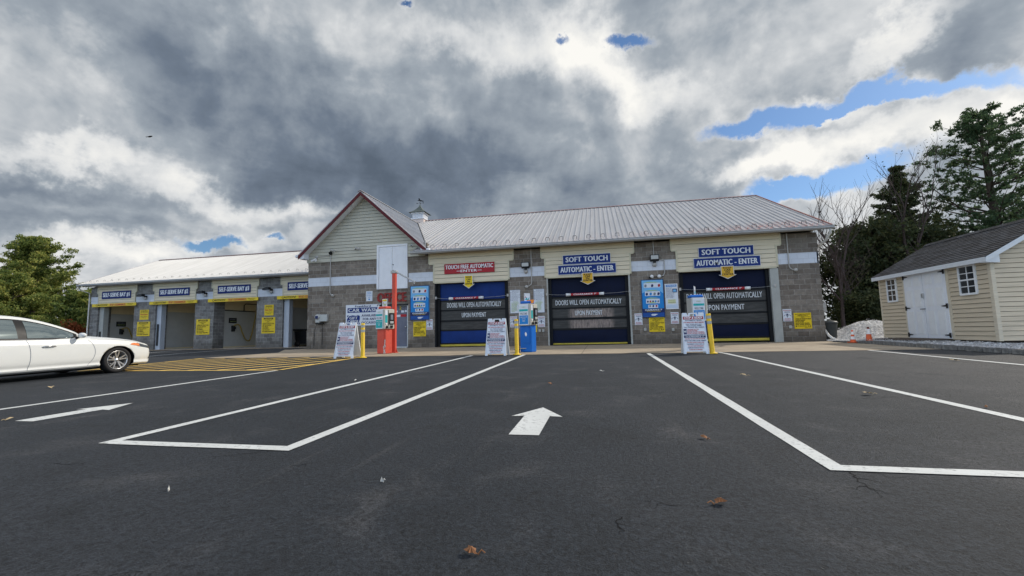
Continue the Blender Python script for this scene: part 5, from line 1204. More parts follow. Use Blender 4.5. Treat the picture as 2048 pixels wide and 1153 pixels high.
# rubber stop by blue kiosk
t = thing('pipe_clamp', 'small dark pipe stub on the apron between bollard and blue pay station', 'pipe', (-2.55, 13.75, gz(13.75)+0.006))
m = MB(); m.cbox(-0.10, -0.04, -0.03, 0.03, 0, 0.16, 0.008); m.build('bracket', black_metal, t)
m = MB(); m.tube([(-0.07, 0, 0.12), (0.18, 0.02, 0.12)], 0.014, 6); m.build('pipe', steel, t)

# ================================================================== WHITE SALOON CAR
def cr(xs, ys, q):
    """Catmull-Rom-like smooth interpolation with np"""
    xs = np.array(xs, float); ys = np.array(ys, float); o = np.argsort(xs); xs, ys = xs[o], ys[o]
    m = np.gradient(ys, xs); q = np.clip(q, xs[0], xs[-1]); i = np.clip(np.searchsorted(xs, q)-1, 0, len(xs)-2)
    h = xs[i+1]-xs[i]; t = (q-xs[i])/h
    return (2*t**3-3*t**2+1)*ys[i]+(t**3-2*t**2+t)*h*m[i]+(-2*t**3+3*t**2)*ys[i+1]+(t**3-t**2)*h*m[i+1]
ST = [1.00, 0.93, 0.80, 0.58, 0.2, -0.2, -0.6, -1.2, -2.0, -2.8, -3.4, -3.72, -3.86]
WW = [0.28, 0.56, 0.78, 0.88, 0.92, 0.93, 0.93, 0.93, 0.93, 0.93, 0.91, 0.84, 0.68]
ZB = [0.36, 0.26, 0.18, 0.17, 0.18, 0.18, 0.17, 0.17, 0.17, 0.18, 0.22, 0.27, 0.38]
ZS = [0.49, 0.55, 0.63, 0.72, 0.80, 0.845, 0.87, 0.885, 0.90, 0.92, 0.94, 0.92, 0.82]
ZT = [0.53, 0.61, 0.70, 0.80, 0.885, 0.94, 0.98, 0.95, 0.95, 0.97, 1.04, 1.05, 0.95]
def section(s):
    w, zb, zs, zt = [float(cr(ST, a, np.array([s]))[0]) for a in (WW, ZB, ZS, ZT)]
    P = [(0, zb), (w*0.80, zb), (w*0.93, zb+0.02), (w*0.975, zb+0.06), (w*0.965, zb+0.12), (w*0.99, zb+0.20), (w*1.0, 0.5*(zb+zs)+0.03), (w*0.995, zs-0.14), (w*0.985, zs-0.09), (w*0.965, zs-0.05), (w*0.94, zs), (w*0.90, zs+(zt-zs)*0.32), (w*0.72, zs+(zt-zs)*0.72), (w*0.4, zt-0.005), (0, zt)]
    t = np.arange(len(P)); q = np.linspace(0, len(P)-1, 43)
    return np.stack([cr(t, [p[0] for p in P], q), cr(t, [p[1] for p in P], q)], 1)
_sec = {}
def sec(s):
    k = round(float(s), 3)
    if k not in _sec: _sec[k] = section(k)
    return _sec[k]
def side_x(s, z):
    a = sec(s); i0 = 9; zz = a[i0:39, 1]; xx = a[i0:39, 0]
    return float(np.interp(z, np.maximum.accumulate(zz), xx))
car = thing('parked_car', 'white four-door saloon car seen from its right side at the left edge', 'car', (-11.74, 8.05, gz(8.09)+0.004))
car.rotation_euler = (rad(0.63), 0, 0); car.scale = (0.96, 1.0, 0.89)
def loft_obj():
    mb = MB(); ss = np.concatenate([np.linspace(-3.86, 0.5, 75), np.linspace(0.53, 1.00, 18)]); rows = []
    for s in ss:
        a = sec(s); full = [(x, s, z) for x, z in a]+[(-x, s, z) for x, z in a[::-1][1:-1]]; rows.append(full)
    n = len(rows[0]); vs = [p for r in rows for p in r]
    fs = [(i*n+k, i*n+(k+1) % n, (i+1)*n+(k+1) % n, (i+1)*n+k) for i in range(len(rows)-1) for k in range(n)]
    fs += [tuple(range(n-1, -1, -1)), tuple((len(rows)-1)*n+k for k in range(n))]
    mb.add(vs, fs, 0, True)
    return mb
body = loft_obj().build('body', [carpaint, black], car)
cm = MB()
for s in (0.0, -2.80):
    for sx in (1, -1):
        x0, x1 = (0.62, 1.05) if sx > 0 else (-1.05, -0.62); n = 48; vs = []
        for x in (x0, x1):
            for k in range(n): a = 2*math.pi*k/n; vs.append((x, s+0.365*math.cos(a), 0.315+0.365*math.sin(a)))
        cm.add(vs, [(k, (k+1) % n, n+(k+1) % n, n+k) for k in range(n)]+[tuple(range(n-1, -1, -1)), tuple(range(n, 2*n))], 0)
cut = cm.build('cutter', [black])
body.parent = None
import bmesh
for o in (cut, body):
    bm = bmesh.new(); bm.from_mesh(o.data); bmesh.ops.recalc_face_normals(bm, faces=bm.faces[:]); bm.to_mesh(o.data); bm.free()
md = body.modifiers.new('b', 'BOOLEAN'); md.operation = 'DIFFERENCE'; md.object = cut; md.solver = 'EXACT'; md.material_mode = 'TRANSFER'
dg = bpy.context.evaluated_depsgraph_get(); me = bpy.data.meshes.new_from_object(body.evaluated_get(dg)); body.modifiers.clear(); body.data = me
bpy.data.objects.remove(cut); body.parent = car
# greenhouse
GS = [-0.50, -0.78, -1.15, -1.55, -2.05, -2.65, -3.1, -3.5, -3.68]
GBx = [0.55, 0.80, 0.86, 0.87, 0.87, 0.86, 0.84, 0.78, 0.70]; GBz = [0.94, 0.90, 0.90, 0.905, 0.91, 0.93, 0.96, 1.00, 1.03]
GEx = [0.54, 0.74, 0.71, 0.65, 0.62, 0.62, 0.64, 0.68, 0.68]; GEz = [0.955, 1.05, 1.22, 1.35, 1.40, 1.385, 1.29, 1.12, 1.045]
GCz = [0.98, 1.12, 1.30, 1.42, 1.465, 1.445, 1.34, 1.16, 1.06]
def gh(s): return [float(cr(GS, a, np.array([s]))[0]) for a in (GBx, GBz, GEx, GEz, GCz)]
def gside(s, z):
    bx, bz, ex, ez, cz = gh(s); t = (z-bz)/max(1e-3, ez-bz); t = max(0, min(1, t))
    return bx+(ex-bx)*t+0.035*math.sin(math.pi*t)*min(1, (ez-bz)/0.4)
m = MB(); rows = []
for s in np.linspace(-3.68, -0.50, 60):
    bx, bz, ex, ez, cz = gh(s); half = [(bx+0.01, bz-0.06)]+[(gside(s, bz+(ez-bz)*q), bz+(ez-bz)*q) for q in (0, 0.2, 0.4, 0.6, 0.8, 0.93)]
    half += [(ex*0.97, ez+(cz-ez)*0.28), (ex*0.85, ez+(cz-ez)*0.55), (ex*0.6, ez+(cz-ez)*0.85), (ex*0.3, cz-0.004), (0, cz)]
    rows.append([(x, s, z) for x, z in half]+[(-x, s, z) for x, z in half[::-1][1:]])
n = len(rows[0]); m.add([p for r in rows for p in r], [(i*n+k, i*n+k+1, (i+1)*n+k+1, (i+1)*n+k) for i in range(len(rows)-1) for k in range(n-1)], 0, True)
m.build('roof', carpaint, car)
def patch(name, mat, s0, s1, lo, hi, xf, off=0.006, ns=28, nz=6, both=True, smooth=True, parent=None):
    for sg_ in ((1, -1) if both else (1,)):
        q = MB(); vs = []
        for i in range(ns+1):
            s = s0+(s1-s0)*i/ns; a, b = lo(s), hi(s)
            for j in range(nz+1):
                z = a+(b-a)*j/nz; vs.append((sg_*(xf(s, z)+off), s, z))
        q.add(vs, [(i*(nz+1)+j, i*(nz+1)+j+1, (i+1)*(nz+1)+j+1, (i+1)*(nz+1)+j) for i in range(ns) for j in range(nz)], 0, smooth)
        q.build(name, mat, parent or car)
def roofz(s): return gh(s)[3]
def belt(s): return gh(s)[1]+0.012
patch('window_trim', black, -0.74, -3.35, lambda s: belt(s)-0.022, lambda s: max(belt(s)-0.008, roofz(s)-0.035), gside, 0.004)
patch('side_window', car_glass, -0.84, -1.62, lambda s: belt(s)+0.008, lambda s: max(belt(s)+0.010, roofz(s)-0.062), gside, 0.009)
patch('side_window', car_glass, -1.76, -2.72, lambda s: belt(s)+0.008, lambda s: roofz(s)-0.062, gside, 0.009)
patch('side_window', car_glass, -2.78, -3.18, lambda s: belt(s)+0.012, lambda s: max(belt(s)+0.014, roofz(s)-0.07), gside, 0.009)
patch('chrome_strip', chrome, -0.78, -3.30, lambda s: belt(s)-0.030, lambda s: belt(s)-0.016, gside, 0.011, 28, 1)
# windscreen and rear window on the top surface
def top_patch(name, s0, s1, k):
    q = MB(); vs = []; ns, nx = 16, 16
    for i in range(ns+1):
        s = s0+(s1-s0)*i/ns; bx, bz, ex, ez, cz = gh(s)
        for j in range(nx+1):
            u = -1+2*j/nx; x = u*ex*k; a = abs(u*k)
            z = cz-(cz-ez)*a**2.2
            vs.append((x, s, z+0.012))
    q.add(vs, [(i*(nx+1)+j, i*(nx+1)+j+1, (i+1)*(nx+1)+j+1, (i+1)*(nx+1)+j) for i in range(ns) for j in range(nx)], 0, True); q.build(name, car_glass, car)
top_patch('windscreen', -0.60, -1.50, 0.93); top_patch('rear_window', -2.95, -3.55, 0.9)
# shut lines
def seam(sf, z0, z1, name='shut_line'):
    for sg_ in (1, -1):
        q = MB(); vs = []; n = 22
        for i in range(n+1):
            z = z0+(z1-z0)*i/n; s = sf(z)
            for d in (-0.004, 0.004): vs.append((sg_*(side_x(s+d, z)+0.0035), s+d, z))
        q.add(vs, [(2*i, 2*i+1, 2*i+3, 2*i+2) for i in range(n)]); q.build(name, ink_grey, car)
seam(lambda z: -0.50-0.16*((z-0.55)/0.35)**2+0.02, 0.24, 0.86)
seam(lambda z: -1.58-0.05*((z-0.5)/0.35)**2, 0.24, 0.885)
seam(lambda z: -2.62+0.35*max(0, 0.62-z) if z < 0.62 else -2.62-0.1*(z-0.62), 0.24, 0.91)
patch('sill_line', ink_grey, -0.42, -2.35, lambda s: 0.232, lambda s: 0.238, side_x, 0.003, 20, 1)
patch('hood_line', ink_grey, -0.55, 0.62, lambda s: float(cr(ST, ZS, np.array([s]))[0])+0.006, lambda s: float(cr(ST, ZS, np.array([s]))[0])+0.013, side_x, 0.003, 24, 1)
# handles
for s0 in (-1.30, -2.35):
    for sg_ in (1, -1):
        q = MB(); x = side_x(s0, 0.735); q.tube([(sg_*(x-0.005), s0-0.12, 0.73), (sg_*(x+0.028), s0-0.08, 0.738), (sg_*(x+0.036), s0, 0.742), (sg_*(x+0.028), s0+0.08, 0.738), (sg_*(x-0.005), s0+0.12, 0.73)], [0.008, 0.014, 0.015, 0.014, 0.008], 8); q.build('door_handle', chrome, car)
# lamps
patch('headlight', lens, 0.42, 0.88, lambda s: 0.655-0.22*(s-0.42), lambda s: 0.745-0.30*(s-0.42), side_x, 0.006, 20, 5)
patch('side_marker', amber_lens, 0.26, 0.47, lambda s: 0.700-0.22*(s-0.26), lambda s: 0.712+0.05*math.sin(min(1, (s-0.25)/0.12)*math.pi*0.5)-0.20*(s-0.26), side_x, 0.010, 12, 3)
patch('fog_lamp_recess', black, 0.74, 0.92, lambda s: 0.31-0.05*(s-0.72), lambda s: 0.325+0.75*(s-0.74), side_x, 0.008, 10, 3)
patch('tail_light', sign_red, -3.45, -3.80, lambda s: 0.78, lambda s: 0.88, side_x, 0.006, 10, 3)
q = MB(); q.cbox(-0.36, 0.36, 0.86, 0.965, 0.34, 0.46, 0.02); q.build('grille', black, car)
q = MB(); q.cbox(-0.75, 0.75, -3.5, 0.6, 0.13, 0.20, 0.02); q.build('underbody', black, car)
# mirrors
for sg_ in (1, -1):
    q = MB(); prof = [(0, -0.10), (0.045, -0.085), (0.065, -0.03), (0.06, 0.04), (0.035, 0.09), (0, 0.10)]
    vs = []; n = 14
    for r, h in prof:
        for k in range(n): a = 2*math.pi*k/n; vs.append((sg_*1.02+h, -0.80+r*0.75*math.sin(a), 0.965+r*math.cos(a)))
    q.add(vs, [(i*n+k, i*n+(k+1) % n, (i+1)*n+(k+1) % n, (i+1)*n+k) for i in range(len(prof)-1) for k in range(n)], 0, True); mir = q.build('mirror', carpaint, car)
    q = MB(); q.tube([(sg_*0.86, -0.80, 0.91), (sg_*0.98, -0.80, 0.935)], [0.03, 0.02], 8); q.build('mirror_foot', black, mir)
# wheels
def make_wheel(x, s, sg_, name='wheel'):
    t = thing('wheel', None, None, (x, s, 0.322)); t.parent = car
    q = MB(); R = 0.322
    q.lathe([(0.235, -0.10), (0.29, -0.112), (0.312, -0.10), (R, -0.075), (R, 0.075), (0.312, 0.10), (0.29, 0.112), (0.245, 0.105), (0.236, 0.09)], (0, 0, 0), 48, 'x'); q.build('tyre', rubber, t)
    q = MB()
    q.lathe([(0.237, -0.10), (0.237, 0.095), (0.232, 0.102), (0.222, 0.098), (0.215, 0.07), (0.205, 0.0), (0.20, -0.08)], (0, 0, 0), 48, 'x')
    q.lathe([(0, 0.088), (0.03, 0.086), (0.05, 0.07), (0.055, 0.04)], (0, 0, 0), 24, 'x')
    for k in range(5):
        for dd in (-0.17, 0.17):
            a = 2*math.pi*k/5+0.35; a1 = a+dd*0.4; a2 = a+dd*1.25
            p0 = Vector((0.070, 0.035*math.cos(a1), 0.035*math.sin(a1))); p1 = Vector((0.088, 0.222*math.cos(a2), 0.222*math.sin(a2)))
            d = (p1-p0).normalized(); nrm = d.cross(Vector((1, 0, 0))).normalized()
            w0, w1 = 0.016, 0.013
            vs = [p0+nrm*w0, p0-nrm*w0, p1-nrm*w1, p1+nrm*w1]; vs += [v+Vector((-0.035, 0, 0))+(-nrm*0.004 if i in (0, 3) else nrm*0.004) for i, v in enumerate(vs)]
            q.add(vs, [(0, 1, 2, 3), (0, 4, 5, 1), (1, 5, 6, 2), (3, 2, 6, 7), (0, 3, 7, 4)])
    q.build('rim', chrome, t)
    q = MB(); q.lathe([(0, -0.02), (0.15, -0.02), (0.15, -0.04), (0, -0.04)], (0, 0, 0), 32, 'x'); q.lathe([(0.0, -0.06), (0.235, -0.06)], (0, 0, 0), 32, 'x'); q.build('brake_disc', alloy_dark, t)
    t.scale = (1, 0.92, 1.0)
    if sg_ < 0: t.rotation_euler = (0, 0, math.pi)
    return t
for s in (0.0, -2.80):
    for sg_ in (1, -1): make_wheel(sg_*0.805, s, sg_)

# ================================================================== TAN SHED
sh = thing('garden_shed', 'tan vinyl-sided garden shed with white double doors, two small windows and a grey shingle roof', 'shed', (11.65, 16.0, 0.0))
SX0, SX1, SY0, SY1, SZ0, SZE = -1.65, 1.65, -2.45, 2.20, 0.13, 2.36
def vsiding_x(mb, y0, y1, x, z0, z1, sgn, e=0.125, lap=0.026, roofslope=None):
    z = z0
    while z < z1-0.005:
        zt = min(z+e, z1)
        mb.add([(x+sgn*lap, y0, z), (x+sgn*lap, y1, z), (x+sgn*0.002, y1, zt), (x+sgn*0.002, y0, zt), (x, y0, z), (x, y1, z)], [(0, 3, 2, 1), (4, 0, 1, 5)])
        if z > z0+0.01: mb.add([(x+sgn*(lap*0.35), y0, z-0.011), (x+sgn*(lap*0.35), y1, z-0.011), (x+sgn*(lap*0.35), y1, z), (x+sgn*(lap*0.35), y0, z)], [(0, 3, 2, 1)], 1)  # shadow line below the board, drawn as a dark strip
        z = zt
m = MB()
dy0, dy1 = -0.94, 0.85
w1 = (1.29, 1.72, 1.42, 2.14); w2 = (-1.97, -1.47, 1.42, 2.15)
m.box(SX0, SX1, SY0, SY1, SZ0, SZE)
vsiding_x(m, dy1+0.02, SY1, SX0, SZ0, SZE, -1); vsiding_x(m, SY0, dy0-0.02, SX0, SZ0, SZE, -1)
# gable end facing the lot
z = SZ0
while z < 3.28:
    zt = min(z+0.125, 3.30)
    def hw(zz): return SX1 if zz < SZE else max(0.02, SX1-(zz-SZE)/0.60)
    a0, a1 = hw(z), hw(zt)
    m.add([(-a0, SY0-0.016, z), (a0, SY0-0.016, z), (a1, SY0-0.002, zt), (-a1, SY0-0.002, zt), (-a0, SY0, z), (a0, SY0, z)], [(0, 1, 2, 3), (4, 5, 1, 0)])
    if z > SZ0+0.01: m.add([(-a0, SY0-0.008, z-0.011), (a0, SY0-0.008, z-0.011), (a0, SY0-0.008, z), (-a0, SY0-0.008, z)], [(0, 1, 2, 3)], 1)  # dark strip standing for the shade under each gable board
    z = zt
m.prism([(-SX1, SZE), (SX1, SZE), (0, SZE+SX1*0.58)], SY1-SY0-0.01, 'y', SY0+0.004)
m.build('wall', [tan_vinyl, lap_shade_m], sh)
m = MB(); m.box(SX0-0.03, SX0+0.06, SY0-0.03, SY0+0.07, SZ0-0.01, SZE); m.box(SX1-0.06, SX1+0.03, SY0-0.03, SY0+0.05, SZ0-0.01, SZE); m.box(SX0-0.028, SX0+0.04, SY1-0.04, SY1+0.02, SZ0-0.01, SZE)
m.build('corner_trim', tan_trim, sh)
m = MB(); m.box(SX0-0.03, SX0, dy0-0.10, dy0, SZ0, SZE-0.02); m.box(SX0-0.03, SX0, dy1, dy1+0.10, SZ0, SZE-0.02); m.box(SX0-0.03, SX0, dy0, dy1, SZE-0.10, SZE-0.02); m.build('door_casing', tan_trim, sh)
for y0, y1, hinge in ((dy0, -0.02, dy0), (0.0, dy1, dy1)):
    d = thing('shed_door', None, None, (SX0-0.005, 0, SZ0)); d.parent = sh
    q = MB(); H_ = SZE-0.11-SZ0; q.cbox(-0.045, 0, y0, y1, 0.02, H_, 0.005)
    q.build('door_leaf', white_paint, d)
    yw = y1-y0; q = MB()
    for (za, zb) in ((0.12, 0.86), (1.0, 1.55), (1.68, 1.97)):
        for ya, yb in ((y0+0.12*yw, y0+0.44*yw), (y0+0.56*yw, y0+0.88*yw)):
            q.prism([(ya, za), (yb, za), (yb, zb), (ya, zb)], 0.003, 'x', -0.048); q.prism([(ya+0.03, za+0.03), (yb-0.03, za+0.03), (yb-0.03, zb-0.03), (ya+0.03, zb-0.03)], 0.006, 'x', -0.054)
            q.box(-0.0515, -0.048, ya, yb, zb-0.012, zb)
    q.build('raised_panel', white_gloss, d)
    sgn = 1 if hinge == dy0 else -1
    for zc in (0.12, 0.98, 2.0):
        q = MB(); q.prism([(hinge-0.02*sgn, zc-0.07), (hinge+0.05*sgn, zc-0.07), (hinge+0.05*sgn, zc-0.02), (hinge+0.22*sgn, zc-0.006), (hinge+0.22*sgn, zc+0.012), (hinge+0.05*sgn, zc+0.03), (hinge+0.05*sgn, zc+0.07), (hinge-0.02*sgn, zc+0.07)], 0.01, 'x', -0.062); q.build('strap_hinge', black_metal, d)
q = MB(); q.cbox(SX0-0.09, SX0-0.05, -0.05, 0.05, SZ0+1.28, SZ0+1.42, 0.012); q.build('lock', steel, sh)
q = MB(); q.tube([(SX0-0.05, -0.03, SZ0+0.93), (SX0-0.10, -0.03, SZ0+0.93), (SX0-0.10, 0.12, SZ0+0.93)], 0.012, 8); q.build('door_handle', black_metal, sh)
q = MB(); q.box(SX0-0.053, SX0-0.05, -0.36, -0.20, SZ0+1.36, SZ0+1.46); q.build('sticker', ink_red, sh)
for (y0, y1, z0, z1) in (w1, w2):
    t = thing('window', None, None, (SX0, 0, 0)); t.parent = sh
    q = MB(); q.box(-0.03, 0.0, y0, y1, z0, z1); q.build('pane', glass_dark, t)
    q = MB(); b = 0.045; mid = (z0+z1)/2
    q.box(-0.055, -0.01, y0-b, y0, z0-b, z1+b); q.box(-0.055, -0.01, y1, y1+b, z0-b, z1+b); q.box(-0.055, -0.01, y0, y1, z1, z1+b); q.box(-0.065, -0.01, y0-b*0.3, y1+b*0.3, z0-b-0.01, z0)
    q.box(-0.048, -0.03, y0, y1, mid-0.02, mid+0.02); yc_ = (y0+y1)/2; q.box(-0.043, -0.03, yc_-0.01, yc_+0.01, z0, mid-0.02); q.box(-0.043, -0.03, yc_-0.01, yc_+0.01, mid+0.02, z1)
    q.box(-0.043, -0.03, y0, yc_-0.01, (z1+mid)/2-0.01, (z1+mid)/2+0.01); q.box(-0.043, -0.03, yc_+0.01, y1, (z1+mid)/2-0.01, (z1+mid)/2+0.01); q.box(-0.043, -0.03, y0, yc_-0.01, (z0+mid)/2-0.01, (z0+mid)/2+0.01); q.box(-0.043, -0.03, yc_+0.01, y1, (z0+mid)/2-0.01, (z0+mid)/2+0.01)
    q.build('window_frame', white_gloss, t)
ES = 0.60; OV = 1.86; EB = 2.295
m = MB()
for sg_ in (-1, 1):
    n = 16
    for k in range(n):
        a, b = k/n, (k+1.08)/n
        xa, za = sg_*(OV*(1-a)), EB+OV*ES*a; xb, zb = sg_*(OV*(1-b)), EB+OV*ES*b
        pr = [(xa, za), (xb, zb-0.014), (xb, zb-0.03), (xa, za-0.03)] if k else [(xa, za+0.008), (xb, zb-0.014), (xb, zb-0.04), (xa, za-0.03)]
        pr = [(x, z+0.02) for x, z in pr]
        m.prism(pr if sg_ < 0 else pr[::-1], SY1-SY0+0.26, 'y', SY0-0.18)
m.prism([(-0.13, EB+OV*ES-0.05), (0, EB+OV*ES+0.05), (0.13, EB+OV*ES-0.05), (0, EB+OV*ES)], SY1-SY0+0.28, 'y', SY0-0.19)
m.build('roof', shingle, sh)
m = MB()
m.box(-OV-0.005, -OV+0.02, SY0-0.16, SY1+0.07, 2.175, 2.30)
m.box(OV-0.02, OV+0.005, SY0-0.16, SY1+0.07, 2.175, 2.30)
for sg_ in (-1, 1): m.prism([(sg_*OV, EB), (0, EB+OV*ES), (0, EB+OV*ES-0.13), (sg_*OV, EB-0.13)][::sg_], 0.022, 'y', SY0-0.185)
m.prism([(-OV, EB), (-1.55, EB+0.18), (-1.55, 2.14), (-OV, 2.16)], 0.16, 'y', SY0-0.163)
m.box(-OV+0.03, -1.66, SY0-0.02, SY1+0.06, 2.19, 2.21)
m.build('fascia', simple('white_fascia', (0.62, 0.65, 0.68), 0.5, 0, 0.05), sh)
m = MB(); m.box(SX0+0.05, SX1-0.05, SY0+0.05, SY1-0.05, 0.0, SZ0); m.build('skid_base', simple('dark_wood_skid', (0.04, 0.033, 0.026), 0.9), sh)
t = thing('wooden_ramp', 'low weathered wooden ramp on the gravel in front of the shed doors', 'ramp', (9.45, 16.0, 0.10))
for k in range(4):
    q = MB(); q.cbox(-0.42+k*0.2, -0.24+k*0.2, -1.0, 1.0, 0.0+k*0.008, 0.03+k*0.008, 0.006); q.build('plank', simple('weathered_plank', (0.10, 0.08, 0.065), 0.9, 0, 0.3, 4), t)

# ================================================================== TREES
def quads(centers, size, rnd_rot=True, flat=0.0, aspect=1.8):
    """numpy arrays of leaf quads around centres"""
    n = len(centers); a = rng.normal(size=(n, 3)); a[:, 2] *= (1-flat); a /= np.linalg.norm(a, axis=1)[:, None]
    b = rng.normal(size=(n, 3)); b -= a*np.sum(a*b, 1)[:, None]; b /= np.linalg.norm(b, axis=1)[:, None]
    s = (size*(0.6+0.8*rng.random(n)))[:, None]
    p = np.stack([centers-a*s*0.5*aspect, centers+b*s*0.32, centers+a*s*0.5*aspect, centers-b*s*0.32], 1)
    return p.reshape(-1, 3)
def leaf_object(name, pts4, mat, parent):
    n = len(pts4)//4; me = bpy.data.meshes.new(name)
    me.vertices.add(n*4); me.vertices.foreach_set('co', pts4.astype(np.float32).ravel())
    me.loops.add(n*4); me.loops.foreach_set('vertex_index', np.arange(n*4, dtype=np.int32))
    me.polygons.add(n); me.polygons.foreach_set('loop_start', np.arange(0, n*4, 4, dtype=np.int32)); me.polygons.foreach_set('loop_total', np.full(n, 4, dtype=np.int32))
    me.update(calc_edges=True); me.validate(); me.materials.append(mat)
    o = bpy.data.objects.new(name, me); COL.objects.link(o); o.parent = parent; return o
def curve_pts(p0, d, L, n, up=0.1, wob=0.12):
    pts = [Vector(p0)]; d = Vector(d).normalized()
    for i in range(n):
        d = (d+Vector((random.gauss(0, wob), random.gauss(0, wob), random.gauss(0, wob*0.6)+up/n))).normalized(); pts.append(pts[-1]+d*L/n)
    return pts
def pine(name, label, x, y, H, R, mat, z=0.0, base=0.12, dens=1.0, lean=(0, 0), tuft=0.34, leaf=0.15, group=None, per=30, shape=0.75, whorl=0.55):
    t = thing(name, label, 'tree', (x, y, z), 0, group); tr = MB()
    tp = [Vector((lean[0]*q*H+0.15*math.sin(q*5), lean[1]*q*H+0.1*math.cos(q*4), q*H)) for q in np.linspace(0, 1, 14)]
    tr.tube(tp, [0.028*H*(1-0.93*q)+0.01 for q in np.linspace(0, 1, 14)], 8)
    cs = []; h = base*H
    while h < H*0.985:
        q = (h-base*H)/(H*(1-base)); reach = R*(1-q)**shape*(0.75+0.5*random.random())*(1.0 if q > 0.12 else 0.75+2*q)
        nb = max(3, int(5+random.random()*3)); a0 = random.uniform(0, 6.28)
        for k in range(nb):
            a = a0+k*2*math.pi/nb+random.uniform(-0.35, 0.35); L = max(0.3, reach*random.uniform(0.45, 1.12))
            o = Vector([float(np.interp(h/H, np.linspace(0, 1, 14), [p[i] for p in tp])) for i in range(3)])
            up = 0.15+0.65*q; pts = curve_pts(o, (math.cos(a), math.sin(a), up*0.6), L, 5, 0.35, 0.10)
            tr.tube(pts, [max(0.008, 0.014*L*(1-i/5.5)) for i in range(6)], 5, 0, False)
            for s_ in range(1, 6):
                if s_ == 1 and L > 1.5: continue
                for rep in range(2 if L > 1.2 else 1):
                    sd = Vector((math.cos(a+random.choice((-1, 1))*1.0), math.sin(a+random.choice((-1, 1))*1.0), 0.35)); sl_ = random.uniform(0.12, 0.42)*L*(1-s_/8)
                    e = pts[s_]+sd*sl_
                    if sl_ > 0.35: tr.tube([pts[s_], e], [0.012, 0.006], 4, 0, False)
                    cs.append(e); 
                    if sl_ > 0.6: cs.append(pts[s_]+sd*sl_*0.55)
                cs.append(pts[s_])
        h += whorl*(0.7+0.6*random.random())*(1-0.35*q)
    cs = np.array([c[:] for c in cs]); cs = cs[rng.random(len(cs)) < dens]
    n = per; r = np.repeat(cs, n, 0); off = rng.normal(size=r.shape); off /= np.linalg.norm(off, axis=1)[:, None]; off *= (rng.random(len(r))**0.5)[:, None]*tuft*np.repeat(0.6+0.8*rng.random(len(cs)), n)[:, None]; off[:, 2] = off[:, 2]*0.6+0.05
    tr.build('trunk', bark, t)
    leaf_object('crown', quads(r+off, leaf), mat, t)
    return t
def broad(name, label, x, y, H, R, mat, z=0.0, base=0.15, n_cl=260, per=55, leaf=0.16, cl=0.6, group=None, seedsq=(1, 1), bark_m=bark):
    """bushy tree: limbs splitting from a trunk, leaf clumps spread through an uneven crown"""
    t = thing(name, label, 'tree', (x, y, z), 0, group); tr = MB(); cs = []
    tp = curve_pts((0, 0, 0), (0, 0, 1), H*0.8, 8, 0.3, 0.06); tr.tube(tp, [0.024*H*(1-0.1*i) for i in range(9)], 8)
    for k in range(int(n_cl/7)):
        q = random.uniform(base, 0.95); o = tp[min(8, int(q*8))]; a = random.uniform(0, 6.28)
        prof = math.sin(math.pi*min(1, max(0.05, (q-base*0.3)))**0.8)**0.6
        L = R*prof*random.uniform(0.5, 1.1)
        pts = curve_pts(o, (math.cos(a), math.sin(a), 0.45+0.6*q), L, 5, 0.3, 0.16)
        tr.tube(pts, [max(0.008, 0.02*L*(1-i/6)) for i in range(6)], 5, 0, False)
        for s_ in range(2, 6):
            for r_ in range(2):
                e = pts[s_]+Vector((random.gauss(0, 1), random.gauss(0, 1), random.gauss(0.1, 0.7)))*0.28*L/ (1+0.15*s_)
                cs.append(e); 
                if random.random() < 0.5: tr.tube([pts[s_], e], [0.012, 0.005], 4, 0, False)
    cs = np.array([c[:] for c in cs]); cs = cs[cs[:, 2] > 0.1]
    r = np.repeat(cs, per, 0); off = rng.normal(size=r.shape); off /= np.linalg.norm(off, axis=1)[:, None]; off *= (rng.random(len(r))**0.45)[:, None]*cl*np.repeat(0.5+rng.random(len(cs)), per)[:, None]; off[:, 2] *= 0.7
    tr.build('trunk', bark_m, t); leaf_object('crown', quads(r+off, leaf, aspect=1.3), mat, t); return t
def bare(name, label, x, y, H, z=0.0, leaves=None, group=None, spread=0.6, seed=1):
    random.seed(seed); t = thing(name, label, 'tree', (x, y, z), 0, group); tr = MB(); tips = []
    def grow(p, d, L, r, lev):
        n = 5; pts = [p]; dd = Vector(d).normalized()
        for i in range(n): dd = (dd+Vector((random.gauss(0, 0.10), random.gauss(0, 0.10), 0.05+random.gauss(0, 0.05)))).normalized(); pts.append(pts[-1]+dd*L/n)
        tr.tube(pts, [r*(1-0.55*i/n) for i in range(n+1)], 6 if lev < 2 else 4, 0, False)
        if lev >= 5: tips.append(pts[-1]); return
        for i in range(2, n+1):
            for rep in range(1 if i < n else 2):
                if random.random() < 0.86:
                    a = random.uniform(0, 6.28); side = Vector((math.cos(a), math.sin(a), 0)); nd = (dd*0.9+side*spread+Vector((0, 0, 0.25))).normalized()
                    grow(pts[i], nd, L*random.uniform(0.45, 0.72), max(0.006, r*0.45), lev+1)
    grow(Vector((0, 0, 0)), (0.02, 0, 1), H*0.42, 0.016*H, 1 if H > 5 else 2)
    tr.build('trunk', bark_grey, t)
    if leaves and tips:
        cs = np.array([c[:] for c in tips]); cs = cs[rng.random(len(cs)) < leaves]; r = np.repeat(cs, 2, 0)+rng.normal(size=(len(cs)*2, 3))*0.12; leaf_object('last_leaves', quads(r, 0.10, aspect=1.2), leaf_dark, t)
    return t
random.seed(11)
